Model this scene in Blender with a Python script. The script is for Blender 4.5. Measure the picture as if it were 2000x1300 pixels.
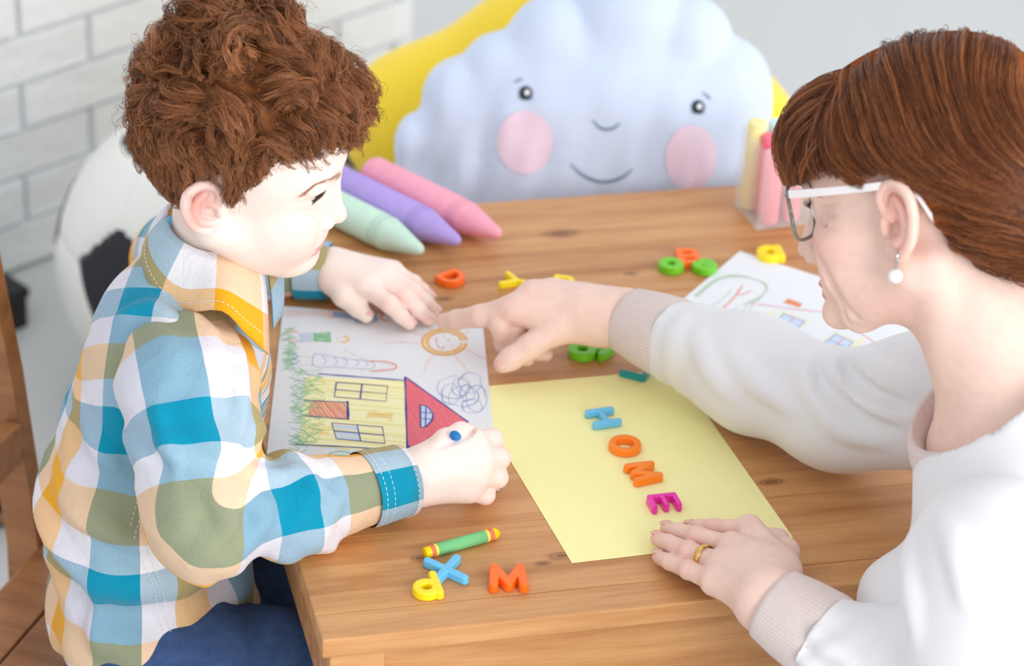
import bpy, bmesh, math, random
import numpy as np
from mathutils import Vector, Matrix
random.seed(7); RNG = np.random.default_rng(7)
SC = bpy.context.scene; COL = SC.collection
for o in list(bpy.data.objects): bpy.data.objects.remove(o)

# ------------------------------------------------------------------ camera
# metres, Z up, floor z=0, table top z=TH; lens and pose solved from the paper sheets and the table edges
F_PX = 5473.6; PITCH = 0.52629; ROLL = 0.05661; TH = 0.52; CAM = np.array([0., 0., 1.9296])
FW = np.array([0, math.cos(PITCH), -math.sin(PITCH)]); _u = np.cross([1, 0, 0], FW)
CR = math.cos(ROLL)*np.array([1., 0, 0])+math.sin(ROLL)*_u; CU = -math.sin(ROLL)*np.array([1., 0, 0])+math.cos(ROLL)*_u
cam = bpy.data.cameras.new('camera'); camo = bpy.data.objects.new('camera', cam); COL.objects.link(camo)
cam.sensor_width = 36.0; cam.lens = F_PX/2000*36.0; cam.clip_start = .05
camo.matrix_world = Matrix(((CR[0], CU[0], -FW[0], CAM[0]), (CR[1], CU[1], -FW[1], CAM[1]), (CR[2], CU[2], -FW[2], CAM[2]), (0, 0, 0, 1)))
cam.dof.use_dof = True; cam.dof.focus_distance = 2.47; cam.dof.aperture_fstop = 4.5
SC.camera = camo
# ------------------------------------------------------------------ light: overcast daylight all round plus the two windows of the room
w = bpy.data.worlds.new('daylight'); SC.world = w; w.use_nodes = True
bg = w.node_tree.nodes['Background']; bg.inputs[0].default_value = (.93, .97, 1, 1); bg.inputs[1].default_value = 0.92
def window_light(name, loc, target, sx, sy, power, col=(1, 1, 1)):
    l = bpy.data.lights.new(name, 'AREA'); l.shape = 'RECTANGLE'; l.size = sx; l.size_y = sy; l.energy = power; l.color = col
    o = bpy.data.objects.new(name, l); COL.objects.link(o); o.location = loc
    o.rotation_euler = (Vector(target)-Vector(loc)).to_track_quat('-Z', 'Y').to_euler(); return o
# the room's window wall stands opposite the brick wall, to the right of and behind the photographer; its windows face the bricks
for nm, (wx, wy) in (('window_right_offscreen', (3.05, .70)), ('window_behind_offscreen', (1.65, -.80))):
    window_light(nm, (wx, wy, 1.65), (wx-.731, wy+.682, 1.65), 1.5, 1.8, 58, (1, .99, .975))
vs = SC.view_settings; vs.view_transform = 'Standard'; vs.look = 'None'; vs.exposure = 0.12; vs.gamma = 1.0; vs.use_curve_mapping = False

# ------------------------------------------------------------------ measuring helpers
def ray(px, py): return FW+CR*(px-1000)/F_PX+CU*(650-py)/F_PX
def atz(px, py, z):
    d = ray(px, py); return CAM+d*((z-CAM[2])/d[2])
def aty(px, py, y):
    d = ray(px, py); return CAM+d*(y/d[1])
def atd(px, py, dep): return CAM+ray(px, py)*dep
def pix(q):
    d = np.asarray(q, float)-CAM; z = d@FW; return np.array([1000+F_PX*(d@CR)/z, 650-F_PX*(d@CU)/z, z])
def unit(v):
    v = np.asarray(v, float); return v/np.linalg.norm(v)

# ------------------------------------------------------------------ materials
def lin(c):
    return tuple(((x/255)/12.92 if x/255 <= .04045 else ((x/255+.055)/1.055)**2.4) for x in c[:3])+(1,)
MATS = {}
def mat(name, rgb, rough=.5, spec=.4, var=.06, nscale=40., bump=0., bscale=300., sss=0., sssr=(.01, .004, .002), sheen=0., attr=None, trans=0., ior=1.45, metal=0., coat=0., stretch=(1, 1, 1), alpha=1.):
    if name in MATS: return MATS[name]
    m = bpy.data.materials.new(name); m.use_nodes = True; nt = m.node_tree; N = nt.nodes; L = nt.links
    b = N['Principled BSDF']
    b.inputs['Roughness'].default_value = rough; b.inputs['Specular IOR Level'].default_value = spec
    b.inputs['Metallic'].default_value = metal; b.inputs['Transmission Weight'].default_value = trans; b.inputs['IOR'].default_value = ior
    b.inputs['Coat Weight'].default_value = coat; b.inputs['Sheen Weight'].default_value = sheen; b.inputs['Alpha'].default_value = alpha
    if sss:
        b.inputs['Subsurface Weight'].default_value = sss; b.inputs['Subsurface Radius'].default_value = (1, .4, .22); b.inputs['Subsurface Scale'].default_value = .008
    tc = N.new('ShaderNodeTexCoord'); mp = N.new('ShaderNodeMapping'); mp.inputs['Scale'].default_value = stretch
    L.new(tc.outputs['Object'], mp.inputs[0])
    nz = N.new('ShaderNodeTexNoise'); nz.inputs['Scale'].default_value = nscale; nz.inputs['Detail'].default_value = 4; L.new(mp.outputs[0], nz.inputs[0])
    mr = N.new('ShaderNodeMapRange'); mr.inputs[1].default_value = .25; mr.inputs[2].default_value = .75; mr.inputs[3].default_value = 1-var; mr.inputs[4].default_value = 1+var
    L.new(nz.outputs[0], mr.inputs[0])
    mx = N.new('ShaderNodeMix'); mx.data_type = 'RGBA'; mx.blend_type = 'MULTIPLY'; mx.inputs[0].default_value = 1
    if attr:
        at = N.new('ShaderNodeAttribute'); at.attribute_name = attr; L.new(at.outputs['Color'], mx.inputs[6])
    else: mx.inputs[6].default_value = lin(rgb)
    L.new(mr.outputs[0], mx.inputs[7]); L.new(mx.outputs[2], b.inputs['Base Color'])
    if bump:
        n2 = N.new('ShaderNodeTexNoise'); n2.inputs['Scale'].default_value = bscale; n2.inputs['Detail'].default_value = 3; L.new(mp.outputs[0], n2.inputs[0])
        bp = N.new('ShaderNodeBump'); bp.inputs['Strength'].default_value = 1; bp.inputs['Distance'].default_value = bump; L.new(n2.outputs[0], bp.inputs['Height']); L.new(bp.outputs[0], b.inputs['Normal'])
    MATS[name] = m; return m

def wood(name, base, dark, knots=(), origin=None, rough=.38):
    """straight grained pine: grain along local X of each plank; knots given in the coordinates of object `origin`"""
    m = bpy.data.materials.new(name); m.use_nodes = True; nt = m.node_tree; N = nt.nodes; L = nt.links; b = N['Principled BSDF']
    b.inputs['Roughness'].default_value = rough; b.inputs['Specular IOR Level'].default_value = .45
    tc = N.new('ShaderNodeTexCoord'); oi = N.new('ShaderNodeObjectInfo')
    if origin is not None: tc.object = origin
    ad = N.new('ShaderNodeVectorMath'); ad.operation = 'MULTIPLY_ADD'; L.new(oi.outputs['Random'], ad.inputs[0]); ad.inputs[1].default_value = (3.1, 1.7, .9); L.new(tc.outputs['Object'], ad.inputs[2])
    def noise(sc, scale, det, dist=0.):
        mp = N.new('ShaderNodeMapping'); mp.inputs['Scale'].default_value = sc; L.new(ad.outputs[0], mp.inputs[0])
        n = N.new('ShaderNodeTexNoise'); n.inputs['Scale'].default_value = scale; n.inputs['Detail'].default_value = det; n.inputs['Distortion'].default_value = dist; L.new(mp.outputs[0], n.inputs[0]); return n.outputs[0]
    broad = noise((.5, 7, 7), 5, 3, .6); fine = noise((.06, 1, 1), 420, 3, .2); mid = noise((.12, 1.2, 1.2), 60, 4, .5)
    def math_(op, a, bb):
        n = N.new('ShaderNodeMath'); n.operation = op
        for i, v in enumerate((a, bb)):
            if isinstance(v, (int, float)): n.inputs[i].default_value = v
            else: L.new(v, n.inputs[i])
        return n.outputs[0]
    g = math_('ADD', math_('MULTIPLY', broad, .5), math_('ADD', math_('MULTIPLY', mid, .38), math_('MULTIPLY', fine, .22)))
    g = math_('ADD', g, math_('MULTIPLY', math_('SUBTRACT', oi.outputs['Random'], .5), .16))
    cr = N.new('ShaderNodeValToRGB'); L.new(g, cr.inputs[0])
    e = cr.color_ramp.elements; e[0].position = .36; e[0].color = lin(dark); e[1].position = .68; e[1].color = lin(base)
    q = e.new(.54); q.color = lin([base[i]*.62+dark[i]*.38 for i in range(3)])
    col = cr.outputs[0]
    for (kx, ky, kr) in knots:
        sb = N.new('ShaderNodeVectorMath'); sb.operation = 'SUBTRACT'; L.new(tc.outputs['Object'], sb.inputs[0]); sb.inputs[1].default_value = (kx, ky, 0)
        ml = N.new('ShaderNodeVectorMath'); ml.operation = 'MULTIPLY'; L.new(sb.outputs[0], ml.inputs[0]); ml.inputs[1].default_value = (.55/kr, 1.15/kr, 0)
        wob = N.new('ShaderNodeVectorMath'); wob.operation = 'LENGTH'; L.new(ml.outputs[0], wob.inputs[0])
        dd = math_('ADD', wob.outputs['Value'], math_('MULTIPLY', math_('SUBTRACT', mid, .5), .8))
        rg = N.new('ShaderNodeValToRGB'); L.new(dd, rg.inputs[0]); r = rg.color_ramp.elements
        r[0].position = .0; r[0].color = (.55, .55, .55, 1); r[1].position = 1.; r[1].color = (0, 0, 0, 1)
        a = r.new(.30); a.color = (.85, .85, .85, 1); a = r.new(.42); a.color = (.35, .35, .35, 1); a = r.new(.6); a.color = (.55, .55, .55, 1); a = r.new(.75); a.color = (.15, .15, .15, 1)
        mx = N.new('ShaderNodeMix'); mx.data_type = 'RGBA'; L.new(rg.outputs[0], mx.inputs[0]); L.new(col, mx.inputs[6]); mx.inputs[7].default_value = lin([dark[0]*.62, dark[1]*.52, dark[2]*.45]); col = mx.outputs[2]
    L.new(col, b.inputs['Base Color'])
    bp = N.new('ShaderNodeBump'); bp.inputs['Distance'].default_value = .0004; bp.inputs['Strength'].default_value = .6; L.new(fine, bp.inputs['Height']); L.new(bp.outputs[0], b.inputs['Normal'])
    return m

# ------------------------------------------------------------------ object helpers
def tag(o, label=None, cat=None, group=None, kind=None):
    if label: o['label'] = label
    if cat: o['category'] = cat
    if group: o['group'] = group
    if kind: o['kind'] = kind
    return o
def empty(name, loc=(0, 0, 0), rz=0., label=None, cat=None, group=None, kind=None):
    o = bpy.data.objects.new(name, None); COL.objects.link(o); o.location = tuple(loc); o.rotation_euler = (0, 0, rz); o.empty_display_size = .05
    return tag(o, label, cat, group, kind)
def link(name, me, m=None, parent=None, world=True):
    """link mesh; `world` = vertices are world coordinates, keep them there under the parent"""
    o = bpy.data.objects.new(name, me); COL.objects.link(o)
    if m is not None:
        for mm in (m if isinstance(m, (list, tuple)) else [m]): me.materials.append(mm)
    if parent is not None:
        o.parent = parent
        if world: o.matrix_parent_inverse = pmat(parent).inverted()
    return o
def pmat(o):
    m = Matrix.Translation(o.location) @ o.rotation_euler.to_matrix().to_4x4()
    return m if o.parent is None else pmat(o.parent) @ o.matrix_parent_inverse @ m
def mesh(name, verts, faces, smooth=True):
    me = bpy.data.meshes.new(name)
    if isinstance(verts, np.ndarray): verts = verts.astype(np.float64)
    v = np.asarray(verts, dtype=np.float32).reshape(-1, 3)
    if isinstance(faces, np.ndarray):
        k = faces.shape[1]; n = len(faces)
        me.vertices.add(len(v)); me.vertices.foreach_set('co', v.ravel())
        me.loops.add(n*k); me.loops.foreach_set('vertex_index', faces.astype(np.int32).ravel())
        me.polygons.add(n); me.polygons.foreach_set('loop_start', np.arange(0, n*k, k, dtype=np.int32))
        me.update(calc_edges=True)
    else:
        me.from_pydata([tuple(map(float, a)) for a in v], [], [tuple(map(int, f)) for f in faces]); me.update()
    if smooth: me.polygons.foreach_set('use_smooth', np.ones(len(me.polygons), dtype=bool))
    return me
def set_color(me, cols, name='Col'):
    a = me.color_attributes.new(name, 'FLOAT_COLOR', 'POINT')
    c = np.ones((len(cols), 4), dtype=np.float32); c[:, :3] = cols[:, :3]; a.data.foreach_set('color', c.ravel())
def box_mesh(name, lo, hi, bev=.002, seg=2):
    bm = bmesh.new(); bmesh.ops.create_cube(bm, size=1)
    lo = np.array(lo, float); hi = np.array(hi, float); s = hi-lo; c = (hi+lo)/2
    for v in bm.verts: v.co = Vector((v.co.x*s[0]+c[0], v.co.y*s[1]+c[1], v.co.z*s[2]+c[2]))
    if bev: bmesh.ops.bevel(bm, geom=list(bm.edges), offset=bev, segments=seg, affect='EDGES', profile=.6)
    me = bpy.data.meshes.new(name); bm.to_mesh(me); bm.free(); me.polygons.foreach_set('use_smooth', np.zeros(len(me.polygons), dtype=bool)); return me
def lathe_pts(prof, seg=40):
    """profile [(t along axis, r)] -> verts (axis X), faces"""
    V = []; Fc = []
    for (t, r) in prof:
        for k in range(seg):
            a = 2*math.pi*k/seg; V.append((t, r*math.cos(a), r*math.sin(a)))
    for i in range(len(prof)-1):
        for k in range(seg):
            Fc.append((i*seg+k, i*seg+(k+1) % seg, (i+1)*seg+(k+1) % seg, (i+1)*seg+k))
    n = len(V); V.append((prof[0][0], 0, 0)); V.append((prof[-1][0], 0, 0))
    for k in range(seg):
        Fc.append((n, (k+1) % seg, k)); b = (len(prof)-1)*seg; Fc.append((n+1, b+k, b+(k+1) % seg))
    return np.array(V), Fc
def frame_from_x(x, upish=(0, 0, 1)):
    x = unit(x); y = unit(np.cross(upish, x)); z = np.cross(x, y); return np.stack([x, y, z], 1)
def tube(path, r, seg=8, cap=True):
    """tube mesh arrays along path with per-point radius"""
    P = np.asarray(path, float); n = len(P); r = np.broadcast_to(np.asarray(r, float), (n,))
    T = np.gradient(P, axis=0); T /= np.linalg.norm(T, axis=1)[:, None]+1e-12
    ref = np.array([0, 0, 1.]) if abs(T[0, 2]) < .9 else np.array([1., 0, 0])
    a = unit(np.cross(T[0], ref)); V = []
    for i in range(n):
        a = unit(a-T[i]*(a@T[i])); b = np.cross(T[i], a)
        for k in range(seg):
            t = 2*math.pi*k/seg; V.append(P[i]+r[i]*(math.cos(t)*a+math.sin(t)*b))
    Fc = [(i*seg+k, i*seg+(k+1) % seg, (i+1)*seg+(k+1) % seg, (i+1)*seg+k) for i in range(n-1) for k in range(seg)]
    if cap: Fc += [tuple(range(seg))[::-1], tuple((n-1)*seg+k for k in range(seg))]
    return np.array(V), Fc
def merge(parts):
    V = []; Fc = []; n = 0
    for v, f in parts:
        V.append(np.asarray(v, float)); Fc += [tuple(int(i)+n for i in q) for q in f]; n += len(v)
    return np.concatenate(V), Fc
def smooth_path(pts, n=24, closed=False):
    P = np.asarray(pts, float)
    if closed: P = np.vstack([P[-1], P, P[0], P[1]])
    else: P = np.vstack([2*P[0]-P[1], P, 2*P[-1]-P[-2]])
    m = len(P)-3; out = []
    for i in range(m):
        k = max(2, n//m)
        for j in range(k):
            t = j/k; a, b, c, d = P[i:i+4]
            out.append(.5*((2*b)+(-a+c)*t+(2*a-5*b+4*c-d)*t*t+(-a+3*b-3*c+d)*t**3))
    if not closed: out.append(P[-2])
    return np.array(out)

# ------------------------------------------------------------------ implicit surfaces
def smin(a, b, k):
    if k <= 0: return np.minimum(a, b)
    h = np.maximum(k-np.abs(a-b), 0)/k; return np.minimum(a, b)-h*h*k*.25
class Body:
    """list of implicit primitives blended smoothly; sampled on a grid and meshed with surface nets"""
    def __init__(s): s.p = []
    def cone(s, a, b, ra, rb=None, k=.01, op='+', sq=None):
        a = np.asarray(a, float); b = np.asarray(b, float); rb = ra if rb is None else rb; R = max(ra, rb)
        def f(P):
            ba = b-a; t = np.clip(((P-a)@ba)/max(ba@ba, 1e-12), 0, 1); q = P-a-t[..., None]*ba
            return np.sqrt((q*q).sum(-1))-(ra+(rb-ra)*t)
        s.p.append((f, np.minimum(a, b)-R, np.maximum(a, b)+R, k, op)); return s
    def chain(s, pts, rs, k=.01, op='+'):
        for i in range(len(pts)-1): s.cone(pts[i], pts[i+1], rs[i], rs[i+1], k, op)
        return s
    def ell(s, c, r, rot=None, k=.01, op='+'):
        c = np.asarray(c, float); r = np.asarray(r, float); M = np.eye(3) if rot is None else np.asarray(rot, float)
        def f(P):
            q = (P-c)@M; k0 = np.sqrt(((q/r)**2).sum(-1)); k1 = np.sqrt(((q/(r*r))**2).sum(-1))+1e-9
            return k0*(k0-1)/k1
        e = np.abs(M)@r; s.p.append((f, c-e, c+e, k, op)); return s
    def func(s, f, lo, hi, k=.01, op='+'):
        s.p.append((f, np.asarray(lo, float), np.asarray(hi, float), k, op)); return s
    def __call__(s, P):
        d = np.full(P.shape[:-1], 1.0)
        for f, lo, hi, k, op in s.p:
            v = f(P)
            if op == '+': d = smin(d, v, k)
            elif op == '-': d = -smin(-d, v, k)
            else: d = d+v
        return d
    def grad(s, P, e=4e-4):
        g = np.stack([s(P+np.eye(3)[i]*e)-s(P-np.eye(3)[i]*e) for i in range(3)], -1)
        return g/(np.linalg.norm(g, axis=-1, keepdims=True)+1e-12)
    def snap(s, P, off=0., it=4):
        P = np.array(P, float)
        for _ in range(it): P = P-s.grad(P)*(s(P)-off)[..., None]*.9
        return P
    def mesh(s, h, lo=None, hi=None, disp=None, relax=1):
        pl = [q for q in s.p if q[4] == '+']
        if lo is None: lo = np.min([q[1] for q in pl], 0)-3*h
        if hi is None: hi = np.max([q[2] for q in pl], 0)+3*h
        lo = np.asarray(lo, float); n = np.ceil((np.asarray(hi)-lo)/h).astype(int)+1
        Fd = np.full(n, 1.0, dtype=np.float32); ax = [lo[i]+np.arange(n[i])*h for i in range(3)]
        for f, a, b, k, op in s.p:
            m = k+3*h
            i0 = np.clip(np.floor((a-m-lo)/h).astype(int), 0, n); i1 = np.clip(np.ceil((b+m-lo)/h).astype(int)+1, 0, n)
            if (i1 <= i0).any(): continue
            G = np.stack(np.meshgrid(*[ax[i][i0[i]:i1[i]] for i in range(3)], indexing='ij'), -1)
            v = f(G).astype(np.float32); sl = tuple(slice(i0[i], i1[i]) for i in range(3))
            if op == '+': Fd[sl] = smin(Fd[sl], v, k)
            elif op == '-': Fd[sl] = -smin(-Fd[sl], v, k)
            else: Fd[sl] = Fd[sl]+v
        if disp is not None:
            idx = np.nonzero(np.abs(Fd) < 6*h+.02)
            Pp = np.stack([ax[i][idx[i]] for i in range(3)], -1); Fd[idx] += disp(Pp).astype(np.float32)
        return surface_nets(Fd, lo, h, relax)
def surface_nets(Fd, lo, h, relax=1):
    S = Fd < 0; n = np.array(Fd.shape)
    c = [S[i:n[0]-1+i, j:n[1]-1+j, k:n[2]-1+k] for i in (0, 1) for j in (0, 1) for k in (0, 1)]
    cnt = sum(a.astype(np.int8) for a in c); act = (cnt > 0) & (cnt < 8)
    ci = np.argwhere(act); N = len(ci); vid = np.full(n-1, -1, dtype=np.int64); vid[tuple(ci.T)] = np.arange(N)
    acc = np.zeros((N, 3)); num = np.zeros(N)
    cor = [(i, j, k) for i in (0, 1) for j in (0, 1) for k in (0, 1)]
    val = {q: Fd[ci[:, 0]+q[0], ci[:, 1]+q[1], ci[:, 2]+q[2]] for q in cor}
    for a in cor:
        for d in range(3):
            if a[d] == 0:
                b = list(a); b[d] = 1; b = tuple(b); va = val[a]; vb = val[b]; m = (va < 0) != (vb < 0)
                t = np.where(m, va/np.where(m, va-vb, 1), 0)
                p = np.tile(np.array(a, float), (N, 1)); p[:, d] = t
                acc[m] += p[m]; num[m] += 1
    V = lo+(ci+acc/np.maximum(num, 1)[:, None])*h
    Q = []
    for d in range(3):
        e1, e2 = [(1, 2), (2, 0), (0, 1)][d]
        A = S; sl0 = [slice(None)]*3; sl1 = [slice(None)]*3
        sl0[d] = slice(0, n[d]-1); sl1[d] = slice(1, n[d])
        a = S[tuple(sl0)]; b = S[tuple(sl1)]; x = np.argwhere(a != b)
        ok = (x[:, e1] > 0) & (x[:, e2] > 0) & (x[:, e1] < n[e1]-1) & (x[:, e2] < n[e2]-1); x = x[ok]
        fl = a[tuple(x.T)]
        def g(o1, o2):
            y = x.copy(); y[:, e1] -= o1; y[:, e2] -= o2; return vid[tuple(y.T)]
        q = np.stack([g(1, 1), g(0, 1), g(0, 0), g(1, 0)], 1); q[~fl] = q[~fl][:, ::-1]; Q.append(q)
    Q = np.concatenate(Q); Q = Q[(Q >= 0).all(1)]
    for _ in range(relax):
        A = np.zeros_like(V); c2 = np.zeros(len(V))
        for i in range(4):
            j = Q[:, (i+1) % 4]; k = Q[:, (i+3) % 4]; np.add.at(A, Q[:, i], V[j]+V[k]); np.add.at(c2, Q[:, i], 2)
        V = V*.5+.5*A/np.maximum(c2, 1)[:, None]
    return V, Q
def fnoise(P, scale, seed=0):
    """cheap smooth pseudo noise from sines, about -1..1"""
    r = np.random.default_rng(seed); o = np.zeros(P.shape[:-1])
    for i in range(5):
        k = r.normal(size=3); k = k/np.linalg.norm(k)*scale*(.7+.25*i); o += np.sin(P@k*6.283+r.uniform(0, 6.28))/(1+.35*i)
    return o/2.6
def join_vq(parts):
    V = []; Q = []; n = 0
    for v, q in parts: V.append(v); Q.append(q+n); n += len(v)
    return np.concatenate(V), np.concatenate(Q)

# ================================================================== the setting
fl = link('floor', mesh('floor', [(-4, -2, 0), (5, -2, 0), (5, 9, 0), (-4, 9, 0)], [(0, 1, 2, 3)], False), mat('floor_paint', (208, 209, 209), .5, .3, .03, 3., .0006, 20., stretch=(1, .1, 1)))
tag(fl, 'smooth pale grey floor of the room', kind='structure')
WD = np.array([math.sin(math.radians(43)), math.cos(math.radians(43)), 0]); WN = np.array([WD[1], -WD[0], 0])   # along, towards room
WB = atz(90, 505, 0.); S0, S1, WH = -1.05, .70, 2.3
wl = link('wall_left', box_mesh('wall_left', (0, -.12, 0), (S1-S0-.004, -.006, WH), 0), mat('mortar', (238, 239, 243), .8, .2, .03, 30, .001, 200))
wl.location = tuple(WB+WD*S0); wl.rotation_euler = (0, 0, math.atan2(WD[1], WD[0])-math.pi*0); tag(wl, 'white painted brick wall behind the boy', kind='structure')
# local x along the wall, local -y faces the room
wl.data.transform(Matrix.Diagonal((1, -1, 1, 1))); wl.data.flip_normals()
brick_m = mat('white_brick', (246, 247, 250), .6, .3, .03, 25, .004, 60)
BL, BH, G = .232, .070, .006
bmv = []
for k in range(5):
    me = box_mesh('brick', (0, -.0045, 0), (BL-G, .02, BH-G), .004, 3)
    for v in me.vertices:
        if v.co.y < 0: v.co.y += random.uniform(-.0025, .0025)
    me.materials.append(brick_m); bmv.append(me)
half = {}
row = 0; z = G
while z+BH-G < WH:
    off = 0 if row % 2 else -BL/2; x = off+.093
    while x < S1-S0:
        a, b = max(x, 0), min(x+BL-G, S1-S0)
        if b-a > .03:
            me = bmv[random.randrange(5)]
            if b-a < BL-G-.001:
                key = (round(a-x, 3), round(b-x, 3))
                if key not in half:
                    half[key] = box_mesh('brick', (0, -.008, 0), (b-a, .02, BH-G), .004, 2); half[key].materials.append(brick_m)
                me = half[key]
            o = bpy.data.objects.new('brick', me); COL.objects.link(o); o.parent = wl; o.location = (a, random.uniform(-.0025, .0015), z)
        x += BL
    z += BH; row += 1

# ================================================================== table
UA = .267; TU = np.array([math.cos(UA), math.sin(UA), 0]); TV = np.array([-TU[1], TU[0], 0]); TC = atz(630, 1250, TH)
TW, TD, TT = .72, .752, .0195
table = empty('table', (TC[0], TC[1], 0), UA, 'low honey coloured pine table with square legs between boy and woman', 'table')
def tcoord(px, py):
    d = atz(px, py, TH)-TC; return d@TU, d@TV
kn = [tcoord(1095, 456)+(.016,), tcoord(1097, 1085)+(.012,), tcoord(1507, 940)+(.010,), tcoord(1232, 534)+(.006,), tcoord(868, 584)+(.008,), tcoord(820, 1090)+(.007,), tcoord(1060, 1100)+(.006,)]
pine = wood('pine', (212, 158, 104), (172, 112, 62), kn, table)
pine_side = wood('pine_side', (212, 158, 104), (172, 112, 62), (), None)
edges = [0, .0365, .1455, .245, .335, .44, .53, .635, TD]
for i in range(len(edges)-1):
    a, b = edges[i], edges[i+1]
    me = box_mesh('plank', (0, a+.0001, TH-TT), (TW, b-.0001, TH), .0012 if 0 < i < len(edges)-2 else .002, 2)
    o = link('plank', me, pine, table, False)
for nm, lo, hi in [('apron', (.055, .012, TH-.105), (TW-.055, .032, TH-TT)), ('apron', (.055, TD-.032, TH-.105), (TW-.055, TD-.012, TH-TT)),
                   ('apron', (.012, .055, TH-.105), (.030, TD-.055, TH-TT)), ('apron', (TW-.032, .055, TH-.105), (TW-.012, TD-.055, TH-TT))]:
    o = link(nm, box_mesh(nm, lo, hi, .0015), pine_side, table, False)
for x in (.008, TW-.056):
    for y in (.008, TD-.056):
        o = link('leg', box_mesh('leg', (0, 0, 0), (.048, .048, TH-TT-.0005), .003), pine_side, table, False); o.location = (x, y, 0)

# ================================================================== boy's chair
CB = atz(96, 1048, .27); CF = unit([.95, -.31, 0]); CSd = np.array([CF[1], -CF[0], 0])  # CSd: towards the camera
chair = empty('wooden_chair', (CB[0], CB[1], 0), math.atan2(CF[1], CF[0]), 'small brown wooden chair the boy sits on', 'chair')
# local x forward, local y = left (away from camera); far post at y=0, near post at y=-.34
chw = wood('chair_wood', (180, 124, 78), (136, 84, 48), (), None)
CWd = .34
for y in (0, -CWd):
    P0 = np.array([-.034, y-.022, .0]); bm = bmesh.new()
    prof = [(0, .0), (.0, .27), (-.022, .47), (-.05, .65)]
    V = []; Fc = []
    for (dx, z) in prof:
        for (x, yy) in ((-.036, -.024), (.0, -.024), (.0, .0), (-.036, .0)): V.append((x+dx, y+yy, z))
    for i in range(3):
        for k in range(4): Fc.append((i*4+k, i*4+(k+1) % 4, i*4+4+(k+1) % 4, i*4+4+k))
    Fc += [(3, 2, 1, 0), (12, 13, 14, 15)]
    o = link('back_post', mesh('back_post', V, Fc, False), chw, chair, False)
    o = link('leg', box_mesh('leg', (.27, y-.026, 0), (.302, y+.004, .249), .002), chw, chair, False)
for (z0, z1, x) in ((.375, .420, -.03), (.57, .63, -.055)):
    o = link('back_rail', box_mesh('back_rail', (x, -CWd+.001, z0), (x+.018, -.025, z1), .002), chw, chair, False)
for i, (a, b) in enumerate(((-.002, .055), (.058, .135), (.138, .215), (.218, .31))):
    o = link('seat_board', box_mesh('seat_board', (a, -CWd-.03, .251), (b, .012, .27), .003), chw, chair, False)
o = link('seat_rail', box_mesh('seat_rail', (.0, -CWd-.0, .205), (.29, -CWd+.018, .25), .002), chw, chair, False)
o = link('seat_rail', box_mesh('seat_rail', (.0, -.028, .205), (.29, -.01, .25), .002), chw, chair, False)

# ================================================================== bean bags and cloud cushion
yb = Body()
pk = aty(1215, 5, 3.13); lf = aty(815, 225, 3.06); lf2 = aty(930, 165, 3.12); base = np.array([.24, 3.2, .17])
yb.ell(base, (.31, .30, .2), k=.05)
yb.cone(base+[-.04, 0, .05], pk-[.01, 0, .02], .21, .10, k=.12)
yb.cone(base+[-.10, .06, .12], lf-[0, -.08, .05], .17, .085, k=.10)
yb.cone(lf-[0, -.09, .055], pk-[.05, -.02, .045], .08, .085, k=.06)
yb.cone(base+[.02, -.02, .05], aty(1435, 225, 3.15)-[.02, -.05, .04], .16, .06, k=.10)
V, Q = yb.mesh(.012, disp=lambda P: .006*fnoise(P, 4, 3), relax=2)
V[:, 2] = np.maximum(V[:, 2], .001)
o = link('bean_bag', mesh('bean_bag', V, Q), mat('yellow_fabric', (255, 221, 58), .6, .25, .03, 12, .002, 120, sheen=.2))
tag(o, 'bright yellow bean bag chair behind the blue cloud cushion', 'bean bag')
YB = yb
# cloud
CE1 = unit([1, -.02, 0]); CE2 = unit([0.0, .42, .9]); CN = np.cross(CE1, CE2)   # CN points to camera side (-y) / up
if CN[1] > 0: CN = -CN
CO = aty(1140, 200, 2.90)
def cpl(px, py):
    d = ray(px, py); t = ((CO-CAM)@CN)/(d@CN); q = CAM+d*t-CO; return np.array([q@CE1, q@CE2])
cl = Body(); Mc = np.stack([CE1, CE2, CN], 1); pxm = 3.2/F_PX
def lobe(px, py, rp, th=.055, k=.004):
    c = cpl(px, py); r = rp*pxm; cl.ell(CO+c[0]*CE1+c[1]*CE2, (r, r*1.08, th), Mc, k)
for a in ((822, 272, 50, .04), (892, 188, 68, .05), (968, 132, 60, .05), (1082, 88, 92, .058), (1232, 62, 122, .062), (1345, 82, 88, .055), (1412, 170, 96, .05)): lobe(*a)
c = cpl(1150, 260); cl.ell(CO+c[0]*CE1+c[1]*CE2, (.185, .125, .078), Mc, .02)
for a, b, r in (((822, 290), (830, 470), .026), ((920, 240), (930, 480), .05), ((1050, 230), (1050, 500), .07), ((1200, 230), (1200, 500), .07), ((1330, 230), (1330, 500), .06), ((1455, 215), (1450, 480), .030)):
    p, q = cpl(*a), cpl(*b); A = CO+p[0]*CE1+p[1]*CE2; B = CO+q[0]*CE1+q[1]*CE2
    cl.cone(A, B, r, r, k=.012 if r < .04 else .03)
def cloud_folds(P):
    x = (P-CO)@CE1; y = (P-CO)@CE2; s = np.clip((.05-y)/.16, 0, 1)
    return s*1.5*(.0032*np.sin(x*95+2.2*np.sin(y*16)+1)+.0022*np.sin(x*170-y*22))*(1-np.exp(-((x+.01)/.06)**2)*.5)+.0015*fnoise(P, 7, 5)
V, Q = cl.mesh(.006, disp=cloud_folds, relax=2)
cloud = link('cloud_cushion', mesh('cloud_cushion', V, Q), mat('pale_blue_plush', (212, 223, 246), .8, .15, .025, 30, .0012, 500, sheen=.35))
tag(cloud, 'pale blue plush cloud cushion with a smiling face and pink cheeks', 'cushion')
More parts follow.
